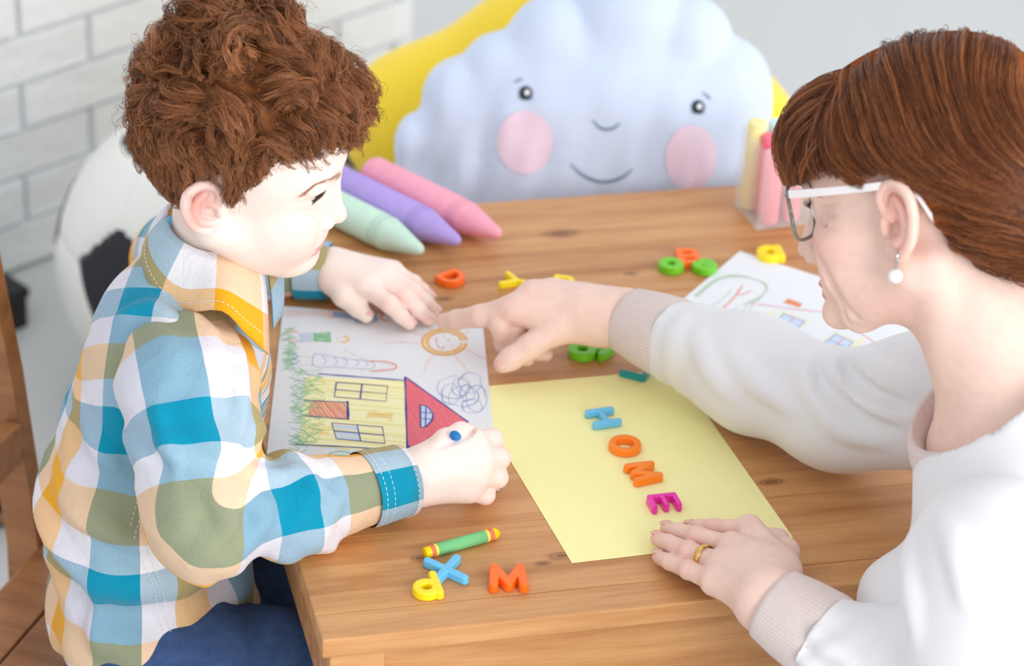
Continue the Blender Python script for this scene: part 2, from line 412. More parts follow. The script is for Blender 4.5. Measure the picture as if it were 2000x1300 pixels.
def on_cloud(xy, off=.0012):
    P = CO+xy[..., 0:1]*CE1+xy[..., 1:2]*CE2+CN*.2
    for _ in range(40):
        d = cl(P)+cloud_folds(P); P = P-CN*np.clip(d, -.03, .03)[..., None]*.8
    return P+CN*off
def cloud_patch(name, px, py, rx, ry, m, off=.0012, rings=8, seg=36):
    c = cpl(px, py); pts = [(0., 0.)]+[(math.cos(2*math.pi*k/seg)*i/rings, math.sin(2*math.pi*k/seg)*i/rings) for i in range(1, rings+1) for k in range(seg)]
    xy = np.array(pts)*[rx*pxm*.98, ry*pxm*1.1]+c; V = on_cloud(xy, off)
    Fc = [(0, 1+k, 1+(k+1) % seg) for k in range(seg)]+[(1+(i-1)*seg+k, 1+i*seg+k, 1+i*seg+(k+1) % seg, 1+(i-1)*seg+(k+1) % seg) for i in range(1, rings) for k in range(seg)]
    return link(name, mesh(name, V, Fc), m, cloud)
def cloud_line(name, pts, wpx, m, off=.0014):
    P = smooth_path([np.append(cpl(*p), 0) for p in pts], 24)[:, :2]; T = np.gradient(P, axis=0); T /= np.linalg.norm(T, axis=1)[:, None]
    Nn = np.stack([-T[:, 1], T[:, 0]], 1); wd = wpx*pxm/2*np.sin(np.linspace(.35, math.pi-.35, len(P)))[:, None]
    V = np.concatenate([on_cloud(P+Nn*wd, off), on_cloud(P-Nn*wd, off)]); n = len(P)
    return link(name, mesh(name, V, [(i, i+1, n+i+1, n+i) for i in range(n-1)]), m, cloud)
pinkm = mat('cheek_print', (238, 212, 228), .85, .1, .03); greym = mat('grey_thread', (120, 140, 162), .8, .1); eyem = mat('eye_print', (38, 52, 62), .6, .3); whm = mat('white_print', (245, 245, 245), .6, .3)
cloud_patch('cheek', 1027, 276, 55, 55, pinkm); cloud_patch('cheek', 1345, 303, 51, 57, pinkm)
for (x, y) in ((1029, 182), (1359, 206)):
    e = cloud_patch('eye', x, y, 13, 12, eyem, .0016); g = cloud_patch('eye_glint', x+3, y-1, 5, 5, whm, .0022, 4, 20); g.parent = e
    cloud_line('eyelash', [(x-15, y+9), (x, y+12), (x+15, y+10)], 3, greym)
cloud_line('eyebrow', [(1007, 163), (1015, 157), (1024, 155)], 4, greym); cloud_line('eyebrow', [(1368, 178), (1377, 184), (1384, 192)], 4, greym)
cloud_line('nose', [(1156, 232), (1168, 245), (1183, 250), (1198, 246), (1209, 237)], 5, greym)
cloud_line('smile', [(1114, 316), (1135, 336), (1165, 349), (1190, 349), (1213, 340), (1232, 325)], 6, greym)

# football bean bag: 12 black and 20 white panels
FR = .205; FB = atz(436, 497, .20)
g = (1+5**.5)/2
pent = np.array([unit(v) for v in [(0, a, b*g) for a in (1, -1) for b in (1, -1)]+[(a, b*g, 0) for a in (1, -1) for b in (1, -1)]+[(b*g, 0, a) for a in (1, -1) for b in (1, -1)]])
hexa = []
for i in range(12):
    for j in range(i):
        for k in range(j):
            if pent[i]@pent[j] > .4 and pent[j]@pent[k] > .4 and pent[i]@pent[k] > .4: hexa.append(unit(pent[i]+pent[j]+pent[k]))
hexa = np.array(hexa); cen = np.concatenate([pent, hexa])
d0 = ray(232, 552); oc = CAM-FB; bq = d0@oc; tt = (-bq-math.sqrt(max(bq*bq-(d0@d0)*(oc@oc-FR*FR), 0)))/(d0@d0); tgt = unit(CAM+d0*tt-FB)
ax = np.cross(pent[0], tgt); s_, c_ = np.linalg.norm(ax), pent[0]@tgt; ax = ax/s_; K = np.array([[0, -ax[2], ax[1]], [ax[2], 0, -ax[0]], [-ax[1], ax[0], 0]]); Rb = np.eye(3)+s_*K+(1-c_)*K@K
sp = 1.25; K2 = np.array([[0, -tgt[2], tgt[1]], [tgt[2], 0, -tgt[0]], [-tgt[1], tgt[0], 0]]); Rb = (np.eye(3)+math.sin(sp)*K2+(1-math.cos(sp))*K2@K2)@Rb
cen = cen@Rb.T
bm = bmesh.new(); bmesh.ops.create_icosphere(bm, subdivisions=6, radius=1)
dirs = np.array([v.co[:] for v in bm.verts]); tri = np.array([[v.index for v in f.verts] for f in bm.faces]); bm.free()
wgt = np.array([.022]*12+[0.]*20)
def panel_score(D): return D@cen.T+0-wgt
sc = panel_score(dirs); so = np.sort(sc, 1); seam = np.clip((so[:, -1]-so[:, -2])/.03, 0, 1)
rad = FR*(1-.018*(1-seam)**2); P = FB+dirs*rad[:, None]*[1.04, 1.04, .97]; P[:, 2] = np.maximum(P[:, 2], .002)
tc_ = dirs[tri].mean(1); own = np.argmax(panel_score(tc_/np.linalg.norm(tc_, axis=1)[:, None]), 1)
fball = empty('football_bean_bag', (FB[0], FB[1], 0), 0, 'round black and white football shaped bean bag by the brick wall', 'bean bag')
lw = mat('white_leather', (236, 236, 230), .45, .4, .02, 10, .0006, 200); lb = mat('black_leather', (30, 31, 38), .42, .4, .1, 10, .0006, 200)
for i in range(32):
    t = tri[own == i]; u_, inv = np.unique(t, return_inverse=True)
    o = link('panel', mesh('panel', P[u_], inv.reshape(-1, 3)), lb if i < 12 else lw, fball)

# black box and dotted basket on the floor
bo = atz(56, 636, 0.); bx = empty('storage_box', bo, math.atan2(WD[1], WD[0]), 'small black storage box on the floor by the brick wall', 'box')
blk = mat('black_board', (44, 42, 44), .5, .35, .1)
o = link('box_body', box_mesh('box_body', (-.26, 0, 0), (0, .16, .045), .003), blk, bx, False); o = link('lid', box_mesh('lid', (-.263, -.003, .0455), (.003, .163, .06), .003), blk, bx, False)
bk = atz(36, 1032, 0.); bas = empty('dotted_basket', bk, .12, 'black basket with tan dots on the floor behind the chair', 'basket')
bkv = Body(); o = link('basket_body', box_mesh('basket_body', (-.24, 0, 0), (0, .10, .085), .012, 3), mat('black_weave', (30, 27, 27), .7, .2, .2, 100), bas, False)
tanm = mat('tan_dot', (150, 112, 88), .7, .2)
V, Fc = lathe_pts([(-.002, .0095), (.001, .0095), (.0015, .008)], 16); V = V[:, [1, 0, 2]]*[1, -1, 1]; dm = mesh('dot', V, [f[::-1] for f in Fc]); dm.materials.append(tanm)
for i in range(8):
    for j in range(3):
        o = bpy.data.objects.new('dot', dm); COL.objects.link(o); o.parent = bas; o.location = (-.016-.030*i-(.015 if j % 2 else 0), -.0008, .016+.026*j)

# ================================================================== sheets of paper and drawings
def paper(name, corners, z, m, label, cat='paper', curl=None):
    c = [atz(px, py, z) for px, py in corners]; n = 14; V = []
    for j in range(n+1):
        for i in range(n+1):
            a, b = i/n, j/n; p = (c[0]*(1-a)+c[1]*a)*(1-b)+(c[3]*(1-a)+c[2]*a)*b; p = p.copy(); p[2] = z+(curl(a, b) if curl else 0); V.append(p)
    top = np.array(V); bot = top-[0, 0, .00025]; m_ = (n+1)**2
    Fc = [(j*(n+1)+i, (j+1)*(n+1)+i, (j+1)*(n+1)+i+1, j*(n+1)+i+1) for j in range(n) for i in range(n)]
    Fb = [tuple(k+m_ for k in f[::-1]) for f in Fc]
    ring = [i for i in range(n+1)]+[j*(n+1)+n for j in range(1, n+1)]+[n*(n+1)+i for i in range(n-1, -1, -1)]+[j*(n+1) for j in range(n-1, 0, -1)]
    Fs = [(ring[k], ring[(k+1) % len(ring)], ring[(k+1) % len(ring)]+m_, ring[k]+m_) for k in range(len(ring))]
    o = link(name, mesh(name, np.concatenate([top, bot]), Fc+Fb+Fs, False), m); return tag(o, label, cat)
white_p = mat('white_paper', (233, 234, 239), .7, .2, .012, 60); yellow_p = mat('yellow_paper', (252, 245, 178), .75, .15, .012, 50)
yel = paper('yellow_sheet', [(911, 757), (1318, 721), (1549, 1049), (1117, 1099)], TH+.0006, yellow_p, 'pale yellow sheet of paper under the plastic letters spelling HOME')
d1 = paper('child_drawing', [(553, 597), (943, 630), (975, 958), (517, 921)], TH+.0012, white_p, 'white sheet with a drawn red roofed house under the boy\'s hands', 'drawing')
pA, pB = atz(1445, 490, TH), atz(1315, 600, TH); e1 = unit(pB-pA); e2 = np.array([-e1[1], e1[0], 0]); e2 = e2 if e2[0] > 0 else -e2
q = [pA, pA+e2*.297, pA+e2*.297+e1*.21, pA+e1*.21]
d2 = paper('house_drawing', [tuple(pix(a)[:2]) for a in q], TH+.0006, white_p, 'white sheet with a drawn tree and yellow house under the woman\'s arm', 'drawing')

class Ink:
    """flat crayon marks collected per colour, laid on a sheet"""
    def __init__(s, sheet, z): s.sheet = sheet; s.z = z; s.d = {}; s.lv = 0
    def line(s, col, pts, w=.0008, n=None, lift=0., jit=0.):
        P = np.array([atz(px, py, s.z) for px, py in pts])
        if n: P = smooth_path(P, n)
        if jit: P = P+RNG.normal(0, jit, P.shape)*[1, 1, 0]
        T = np.gradient(P, axis=0); T /= np.linalg.norm(T, axis=1)[:, None]+1e-9; N_ = np.stack([-T[:, 1], T[:, 0], 0*T[:, 0]], 1)
        ww = w/2*(1+.25*np.sin(np.arange(len(P))*1.7+RNG.uniform(0, 6)))[:, None]
        s.lv = (s.lv+1) % 160; z = np.array([0, 0, .00022+lift+s.lv*1.5e-6]); m = len(P)
        s.d.setdefault(col, []).append((np.concatenate([P+N_*ww+z, P-N_*ww+z]), [(i, m+i, m+i+1, i+1) for i in range(m-1)]))
    def fill(s, col, pts, lift=0.):
        s.lv = (s.lv+1) % 160; P = np.array([atz(px, py, s.z) for px, py in pts])+[0, 0, .0001+lift*.5+s.lv*5e-7]; s.d.setdefault(col, []).append((P, [tuple(range(len(P)))]))
    def hatch(s, col, poly, n, ang, w=.0008, skip=.0, lift=0.):
        """short crayon strokes inside a pixel polygon"""
        A = np.array(poly, float); c = A.mean(0); d = np.array([math.cos(ang), math.sin(ang)]); nn = np.array([-d[1], d[0]])
        t = (A-c)@nn
        for i in range(n):
            o = t.min()+(i+.5+RNG.uniform(-.4, .4))/n*(t.max()-t.min()); xs = []
            for k in range(len(A)):
                a, b = A[k]-c, A[(k+1) % len(A)]-c; ta, tb = a@nn-o, b@nn-o
                if ta*tb < 0: f = ta/(ta-tb); xs.append((a+(b-a)*f)@d)
            xs.sort()
            for k in range(0, len(xs)-1, 2):
                if RNG.uniform() < skip: continue
                p, q = c+nn*o+d*xs[k], c+nn*o+d*xs[k+1]; j = RNG.uniform(-3, 3, 2); s.line(col, [p, (p+q)/2+j*.5, q], w, 4, lift)
    def done(s):
        for nm, (rgb, parts) in {k: (INKS[k], v) for k, v in s.d.items()}.items():
            v, f = merge(parts); o = link(nm+'_crayon_marks', mesh(nm, v, f, False), mat('ink_'+nm, rgb, .75, .15, .10, 900), s.sheet); tag(o, kind='stuff')
INKS = dict(navy=(64, 74, 160), red=(240, 120, 132), pink=(246, 146, 156), yellow=(250, 241, 170), lemon=(252, 246, 196), green=(176, 220, 176), leaf=(142, 205, 150), orange=(245, 168, 90), rust=(240, 150, 116), peach=(250, 208, 190), blue=(158, 176, 218), sky=(205, 220, 244), sage=(190, 208, 188), grey=(150, 160, 172), gold=(248, 208, 120))
k = Ink(d1, TH+.0012)
# house (its foot to the left of the sheet)
body = [(597, 735), (792, 744), (797, 888), (585, 868)]
k.fill('lemon', body); k.hatch('yellow', body, 30, .1, .0016, .4, .00003)
k.hatch('gold', [(720, 800), (768, 806), (766, 822), (715, 816)], 6, .05, .0014); k.hatch('gold', [(610, 825), (650, 830), (640, 850), (605, 845)], 6, .05, .0012)
roof = [(791, 737), (915, 824), (880, 850), (797, 893)]
k.fill('pink', roof); k.hatch('red', roof, 46, 1.0, .0013, .08, .00003); k.hatch('red', roof, 30, 1.9, .0010, .25, .00005)
for p in ([(621, 730), (700, 736), (790, 743)], [(577, 868), (680, 873), (794, 881)], [(791, 736), (793, 800), (796, 895)], [(791, 736), (850, 778), (914, 824)], [(914, 824), (897, 836)], ): k.line('navy', p, .0016, 8, .0001)
k.line('navy', [(797, 870), (797, 893)], .0030, 4, .0001)
def window(a, b, c, d):
    a, b, c, d = map(np.array, (a, b, c, d))
    for p in ([a, b, c, d, a], [(a+b)/2, (c+d)/2], [(a+d)/2, (b+c)/2]): k.line('navy', p, .0012, None, .0001)
window((657, 747), (757, 754), (754, 784), (653, 775)); window((648, 826), (747, 834), (752, 866), (657, 857))
k.fill('sky', [(652, 829), (698, 833), (703, 861), (659, 856)], .00006)
k.hatch('rust', [(607, 784), (676, 786), (678, 818), (602, 812)], 26, .9, .0009); k.fill('peach', [(607, 784), (676, 786), (678, 818), (602, 812)])
for p in ([(594, 782), (678, 786)], [(591, 812), (680, 819)], [(678, 784), (680, 820)]): k.line('navy', p, .0013, 6, .0001)
k.line('navy', [(679, 784), (680, 820)], .0022, 4, .0001)
k.fill('sky', [(821, 791), (834, 795), (846, 808), (845, 818), (833, 832), (822, 836)], .0009)
k.line('navy', [(821, 791), (836, 796), (846, 810), (844, 821), (833, 833), (822, 836), (821, 791)], .0012, None, .0005); k.line('navy', [(832, 794), (831, 834)], .0009, None, .0005); k.line('navy', [(821, 806), (845, 808)], .0008, None, .0005); k.line('navy', [(821, 818), (844, 820)], .0008, None, .0005)
# grass at the foot of the sheet
for (x0, x1, y0, y1, n) in ((572, 625, 722, 868, 190), (556, 574, 640, 722, 60), (568, 598, 850, 885, 14)):
    for i in range(n):
        x = RNG.uniform(x0, x1); y = RNG.uniform(y0, y1); l = RNG.uniform(9, 26); a = RNG.normal(0, .45)
        k.line('green' if RNG.uniform() < .6 else 'leaf', [(x-l/2, y+a*l*.5), (x+l/2, y-a*l*.5)], .0006)
# bush and trunk at the bottom
for (cx, cy, rx, ry) in ((665, 899, 30, 18), (717, 897, 24, 15), (760, 900, 22, 12)):
    k.line('leaf', [(cx+rx*math.cos(t), cy+ry*math.sin(t)) for t in np.linspace(math.pi*.9, math.pi*2.1, 12)], .0011, 24)
    k.hatch('green', [(cx+rx*.9*math.cos(t), cy+4+ry*.9*math.sin(t)) for t in np.linspace(0, 6.2, 14)], 16, -.2, .0011, .1)
k.line('rust', [(572, 896), (640, 900)], .0008, 6); k.line('rust', [(570, 908), (636, 911)], .0008, 6)
# sun
for r, c_, w_ in ((1., 'orange', .0015), (.9, 'gold', .0022), (.78, 'orange', .0010), (.72, 'gold', .0010)):
    k.line(c_, [(868+44*r*math.cos(t)+RNG.uniform(-1, 1), 668+26*r*math.sin(t)) for t in np.linspace(.1, 6.15, 26)], w_, 60)
k.line('rust', [(852, 660), (854, 674), (863, 682), (868, 676)], .0008, 10); k.line('rust', [(874, 663), (878, 664)], .0014); k.line('rust', [(866, 656), (869, 658)], .0010); k.line('rust', [(881, 674), (884, 675)], .0010)
for p in ([(820, 671), (780, 668), (752, 671)], [(848, 691), (835, 708), (828, 724)], [(884, 692), (900, 707), (912, 724)], [(905, 652), (918, 645)], [(825, 655), (800, 648), (772, 646)], [(912, 682), (930, 692), (948, 702)], [(845, 643), (825, 633), (808, 630)]): k.line('peach', p, .0009, 8)
# scribbled cloud
for (cx, cy, rx, ry) in ((885, 757, 30, 22), (918, 748, 22, 20), (905, 775, 30, 20), (930, 778, 20, 26), (880, 770, 18, 20), (922, 793, 20, 14), (900, 755, 18, 18), (912, 768, 14, 16)):
    a0 = RNG.uniform(0, 6); k.line('blue', [(cx+rx*math.cos(t)+RNG.uniform(-2, 2), cy+ry*math.sin(t)+RNG.uniform(-2, 2)) for t in np.linspace(a0, a0+8.5, 18)], .0005, 70)
# figures lying along the top of the sheet
k.hatch('peach', [(556, 606), (640, 607), (644, 618), (556, 618)], 26, 1.5, .0007); k.hatch('peach', [(640, 605), (650, 606), (652, 622), (642, 622)], 5, 1.5, .0008)
k.hatch('blue', [(650, 609), (735, 614), (733, 625), (650, 619)], 12, .08, .0012); k.hatch('blue', [(690, 624), (738, 616), (738, 628), (698, 631)], 9, -.1, .0012)
k.line('rust', [(758, 612), (748, 614), (744, 621), (750, 627), (758, 626)], .0018, 14)
k.hatch('leaf', [(612, 650), (645, 649), (647, 668), (612, 666)], 16, .1, .0012); k.hatch('sky', [(585, 650), (610, 651), (610, 668), (586, 668)], 10, .1, .0011); k.hatch('peach', [(560, 646), (586, 647), (586, 652), (560, 651)], 3, 0, .0007); k.hatch('peach', [(560, 662), (586, 664), (586, 668), (560, 667)], 3, 0, .0007)
k.line('gold', [(670, 657), (678, 658), (680, 664), (673, 668), (664, 668)], .0026, 12); k.line('peach', [(664, 658), (658, 662), (662, 668)], .0007, 8)
for i in range(14):
    x = RNG.uniform(548, 564); y = RNG.uniform(684, 718); k.line('leaf', [(x, y), (x+RNG.uniform(6, 18), y+RNG.uniform(-9, 9))], .0006)
k.line('blue', [(570, 688), (584, 696), (572, 702), (586, 706), (570, 712)], .0011, None); k.line('peach', [(586, 696), (613, 697)], .0006); k.line('peach', [(584, 712), (612, 713)], .0006)
k.line('blue', [(614, 690), (680, 701), (725, 706), (725, 720), (660, 717), (613, 714), (614, 690)], .0006, 40)
for x in (630, 652, 672, 694, 712): k.line('blue', [(x, 694+(x-614)*.1), (x+7, 704+(x-614)*.07), (x, 712+(x-614)*.04)], .0005, 8)
k.line('rust', [(722, 705), (752, 706), (770, 711), (774, 717), (764, 722), (722, 725)], .0016, 20); k.line('peach', [(724, 707), (690, 692), (672, 682)], .0006, 8); k.line('peach', [(742, 709), (762, 712), (765, 717), (745, 722)], .0006, 12)
k.done()
# second drawing
k = Ink(d2, TH+.0006)
for i in range(7):
    s = i/6; k.line('sage', [(1362-6*s, 580-3*s), (1385+8*s, 560-12*s), (1408+22*s, 545-8*s), (1440+22*s, 541), (1480+16*s, 548+6*s), (1497-4*s, 565+8*s), (1480-30*s, 588+8*s)], .0008, 30)
for p in ([(1462, 590), (1452, 608), (1446, 622)], [(1440, 598), (1436, 612)], [(1472, 585), (1462, 612), (1456, 628)], [(1430, 566), (1400, 592), (1372, 600)]): k.line('sage', p, .0008, 10)
k.line('rust', [(1404, 609), (1425, 590), (1438, 575), (1450, 558)], .0016, 12); k.line('rust', [(1438, 577), (1455, 573), (1466, 568)], .0014, 8)
k.fill('orange', [(1530, 591), (1540, 583), (1567, 593), (1562, 600)]); k.hatch('rust', [(1530, 591), (1540, 583), (1567, 593), (1562, 600)], 9, .2, .0014)
k.line('pink', [(1466, 592), (1530, 601), (1620, 611), (1700, 622)], .0013, 12); k.line('pink', [(1672, 645), (1700, 663), (1722, 680)], .0012, 6)
k.line('yellow', [(1472, 644), (1495, 623), (1512, 606)], .0022, 6, .0001); k.line('yellow', [(1660, 690), (1675, 677), (1688, 660)], .0022, 6, .0001)
for (a, b, c, d) in (((1531, 613), (1571, 628), (1546, 652), (1507, 636)), ((1632, 653), (1666, 668), (1642, 690), (1606, 673))):
    a, b, c, d = map(np.array, (a, b, c, d)); o_ = (a+b+c+d)/4
    k.fill('sky', [a, b, c, d]); k.line('grey', [a, b, c, d, a], .0010, None, .0001); k.line('lemon', [o_+(p-o_)*1.25 for p in (a, b, c, d, a)], .0016, None, .0001); k.line('pink', [(a+b)/2, (c+d)/2], .0009, None, .0001); k.line('grey', [(a+d)/2, (b+c)/2], .0007, None, .0001)
k.line('grey', [(1541, 664), (1551, 657), (1593, 671)], .0010, None); k.hatch('yellow', [(1552, 661), (1578, 668), (1572, 674), (1546, 668)], 6, .2, .0014)
k.done()

# ================================================================== plastic letters
LM = {}
def plastic(nm, rgb): return mat('plastic_'+nm, rgb, .28, .5, .02, 20, coat=.15)
PL = dict(orange=plastic('orange', (255, 112, 22)), lightorange=plastic('light_orange', (255, 132, 20)), yellow=plastic('yellow', (255, 226, 30)), green=plastic('green', (112, 200, 30)), blue=plastic('blue', (106, 193, 238)), magenta=plastic('magenta', (236, 40, 170)), teal=plastic('teal', (20, 150, 150)))
def arc(cx, cy, rx, ry, a0, a1, n=14): return [(cx+rx*math.cos(math.radians(a0+(a1-a0)*i/n)), cy+ry*math.sin(math.radians(a0+(a1-a0)*i/n))) for i in range(n+1)]
GLYPH = {  # strokes in letter units: x right, y up, height about 1 (centre lines)
    'H': [[(-.36, -.4), (-.36, .4)], [(.36, -.4), (.36, .4)], [(-.36, 0), (.36, 0)]],
    'O': [arc(0, 0, .38, .40, 0, 360, 28)],
    'M': [[(-.40, -.4), (-.34, .38), (0, -.34), (.34, .38), (.40, -.4)]],
    'E': [[(.28, .4), (-.28, .4), (-.28, -.4), (.28, -.4)], [(-.28, 0), (.24, 0)]],
    'X': [[(-.36, -.42), (.36, .42)], [(-.36, .42), (.36, -.42)]],
    'Y': [[(-.34, .42), (0, .02), (.34, .42)], [(0, .02), (0, -.44)]],
    'D': [[(-.28, .38), (-.28, -.38)], [(-.28, .38), (0, .38)]+arc(0, 0, .32, .38, 90, -90)+[(-.28, -.38)]],
    'B': [[(-.26, .40), (-.26, -.40)], [(-.26, .4)]+arc(.08, .2, .2, .2, 90, -90, 8)+[(-.26, 0)], [(-.26, 0)]+arc(.1, -.2, .22, .2, 90, -90, 8)+[(-.26, -.4)]],
    'd': [arc(-.06, -.14, .26, .26, 0, 360, 24), [(.24, .44), (.24, -.40)]],
    'a': [arc(-.06, -.06, .26, .28, 0, 360, 24), [(.24, .22), (.24, -.34)]],
    'o': [arc(0, 0, .30, .30, 0, 360, 24)],
    'e': [arc(0, 0, .32, .32, -40, -350, 26)+[(.30, .02), (-.3, .02)]],
    '6': [arc(0, -.12, .27, .27, 0, 360, 24), [(-.27, -.12), (-.2, .2), (.1, .44)]],
    '9': [arc(0, .12, .27, .27, 0, 360, 24), [(.27, .12), (.2, -.2), (-.1, -.44)]],
    'L': [[(-.2, .42), (-.2, -.4), (.28, -.4)]],
}
def letter_mesh(ch, size, wd, thick):
    key = (ch, size, wd, thick)
    if key in LM: return LM[key]
    B = Body(); S = [np.array([np.array(p)*size for p in st]) for st in GLYPH[ch]]
    def f(P):
        d = np.full(P.shape[:-1], 1.)
        for st in S:
            for a, b in zip(st[:-1], st[1:]):
                ba = b-a; q = P[..., :2]-a; t = np.clip((q@ba)/(ba@ba), 0, 1); r = q-t[..., None]*ba; d = np.minimum(d, np.sqrt((r*r).sum(-1)))
        d = d-wd/2+np.clip(P[..., 2]/thick, 0, 1)*.0006; e = np.abs(P[..., 2]-thick/2)-thick/2; r = .0014
        a, b = d+r, e+r
        return np.minimum(np.maximum(a, b), 0)+np.sqrt(np.maximum(a, 0)**2+np.maximum(b, 0)**2)-r
    m = size*.62+wd; B.func(f, (-m, -m, -.002), (m, m, thick+.002), k=0)
    V, Q = B.mesh(.0007, relax=1); V[:, 2] -= V[:, 2].min(); me = mesh('letter_'+ch, V, Q); LM[key] = me; return me
def letter(ch, col, p0, p1, label, size=None, wd=.0075, thick=.0075, z=TH, cat='letter', flip=False, word='letter', group=None):
    """p0 = foot centre pixel, p1 = head centre pixel of the glyph where it lies (top face)"""
    a, b = atz(*p0, z+thick*.8), atz(*p1, z+thick*.8); h = np.linalg.norm(b-a); up = unit(b-a)
    size = size or h/ .86
    me = letter_mesh(ch, round(size, 4), wd, thick).copy(); me.materials.append(PL[col])
    nm = {'6': 'plastic_number', '9': 'plastic_number'}.get(ch, 'plastic_letter')
    o = bpy.data.objects.new(nm, me); COL.objects.link(o); o.location = tuple((a+b)/2*[1, 1, 0]+[0, 0, z]); o.rotation_euler = (0, 0, math.atan2(up[1], up[0])-math.pi/2)
    return tag(o, label, cat, group)
yz = TH+.0009
letter('H', 'blue', (1149, 816), (1208, 808), 'light blue plastic letter H on the yellow sheet', .0295, .0066, .0075, yz)
letter('O', 'lightorange', (1200, 869), (1242, 863), 'orange ring shaped plastic letter O on the yellow sheet', .030, .0078, .0075, yz)
letter('M', 'lightorange', (1228, 924), (1288, 914), 'orange plastic letter M between the O and E on the yellow sheet', .0295, .0078, .0080, yz)
letter('E', 'magenta', (1270, 980), (1325, 974), 'magenta plastic letter E on the yellow sheet', .0290, .0060, .0085, yz)
letter('d', 'yellow', (842, 1158), (828, 1122), 'yellow plastic letter d leaning against the blue X', .032, .0085, .0080)
letter('X', 'blue', (878, 1128), (864, 1092), 'light blue plastic letter X under the green crayon', .036, .0085, .0078)
letter('M', 'orange', (994, 1142), (990, 1104), 'deep orange plastic letter M lying alone on the bare table', .033, .0092, .0090)
letter('D', 'orange', (858, 548), (905, 532), 'orange plastic letter D in front of the giant chalks', .030, .0072, .0085)
letter('Y', 'yellow', (1034, 552), (988, 543), 'yellow plastic letter Y beside the pointing hand', .034, .0066, .0078)
letter('B', 'yellow', (1095, 566), (1103, 538), 'yellow plastic letter B behind the pointing hand', .030, .0075, .0078)
letter('B', 'orange', (1350, 516), (1338, 484), 'orange plastic letter B between two green letters', .032, .0085, .0085)
letter('o', 'green', (1307, 528), (1315, 502), 'green plastic ring letter with a small hole touching the orange B', .030, .0100, .0085)
letter('e', 'green', (1372, 530), (1380, 504), 'green plastic letter e touching the orange B and the house drawing', .029, .0090, .0085)
letter('a', 'yellow', (1512, 502), (1500, 478), 'yellow plastic letter at the edge of the house drawing', .036, .0095, .0085)
letter('6', 'green', (1134, 694), (1144, 662), 'green plastic number with a round hole under the woman\'s wrist', .036, .0098, .0085)
letter('L', 'magenta', (1180, 662), (1198, 650), 'magenta plastic letter under the woman\'s cuff', .026, .0080, .0085)
letter('9', 'green', (1182, 690), (1164, 660), 'green plastic number half hidden behind the woman\'s cuff', .036, .0098, .0085)
letter('L', 'teal', (1252, 728), (1228, 722), 'teal plastic letter at the top edge of the yellow sheet', .026, .0070, .0070)

# ================================================================== chalks, crayons, chalk box
CHD = unit((atz(978, 470, TH+.012)-atz(738, 340, TH+.02))*[1, 1, 0])
def chalk(nm, rgb, back, tip, label, r=.0188, L=.196):
    t = atz(*tip, TH+.012); b = atz(*back, TH+.02); d = CHD; root = t-d*L; root[2] = TH
    V, Fc = lathe_pts([(0, r*.3), (.001, r*.86), (.006, r), (.02, r*1.0), (.024, r*.955), (.028, r), (L*.66, r), (L*.665, r*.96), (L*.68, r*.96), (L*.685, r*1.0), (L*.70, r*.955), (L*.715, r*.955), (L*.72, r*.985), (L*.745, r*.97), (L*.97, r*.34), (L*.985, r*.25), (L*.996, r*.13), (L, r*.02)], 44)
    # cone sags so the chalk rests on its barrel
    V[:, 2] += r
    o = link('giant_chalk', mesh('giant_chalk', V, Fc), mat('chalk_'+nm, rgb, .8, .15, .05, 90, .0008, 500)); o.location = tuple(root); o.rotation_euler = (0, 0, math.atan2(d[1], d[0])); return tag(o, label, 'chalk', 'giant chalks on the table')
chalk('pink', (250, 170, 190), (738, 340), (978, 470), 'pink giant chalk beside the purple one')
chalk('purple', (182, 160, 226), (672, 370), (898, 484), 'purple giant chalk between the pink and the mint one')
chalk('mint', (200, 228, 212), (605, 382), (826, 502), 'mint green giant chalk beside the boy\'s left arm')
# chalk crumbs on the wood
# green crayon with yellow ends
a, b = atz(829, 1080, TH+.0055), atz(974, 1040, TH+.0055); d = unit(b-a); L = np.linalg.norm(b-a); r = .0054
cr = empty('crayon', (a[0], a[1], TH), math.atan2(d[1], d[0]), 'green paper wrapped crayon with yellow ends next to the blue X', 'crayon')
def seg(nm, prof, m):
    V, Fc = lathe_pts(prof, 28); V[:, 2] += r*1.06; return link(nm, mesh(nm, V, Fc), m, cr, False)
ywax = mat('yellow_wax', (250, 212, 10), .4, .4); cgr = mat('green_wrap', (120, 196, 132), .55, .3, .05); crd = mat('red_band', (228, 122, 92), .55, .3); cye = mat('yellow_band', (238, 222, 90), .55, .3)
seg('wax_core', [(0, r*.85), (.0008, r*.97), (L*.955, r*.97), (L*.96, r*.9), (L, r*.55)], ywax)
for nm, m, t0, t1 in (('band', crd, .075, .125), ('band', cye, .125, .165), ('wrapper', cgr, .165, .815), ('band', cye, .815, .855), ('band', crd, .855, .915)):
    seg(nm, [(L*t0, r*1.0), (L*t0+.0002, r*1.05), (L*t1-.0002, r*1.05), (L*t1, r*1.0)], m)
# clear box of chalk sticks
bA, bB, bC = atz(1434, 400, TH), atz(1476, 452, TH), atz(1578, 452, TH); ey = unit(bA-bB); ex = np.array([ey[1], -ey[0], 0]); bw, bd, bh = .074, np.linalg.norm(bA-bB), .098
cb = empty('chalk_box', bB, math.atan2(ex[1], ex[0]), 'clear plastic box filled with pastel chalk sticks', 'box')
clear = mat('clear_plastic', (250, 250, 252), .12, .5, 0., alpha=.16)
def shear(me):   # the box is a slightly skewed tub: its left side leans along the measured edge
    return me
t = .0012
for nm, lo, hi in (('base', (0, 0, .0005), (bw, bd, .003)), ('side_wall', (0, 0, .003), (t, bd, bh)), ('side_wall', (bw-t, 0, .003), (bw, bd, bh)), ('front_wall', (t, 0, .003), (bw-t, t, bh)), ('back_wall', (t, bd-t, .003), (bw-t, bd, bh))):
    o = link(nm, box_mesh(nm, lo, hi, .0004, 1), clear, cb, False)
stick = {}
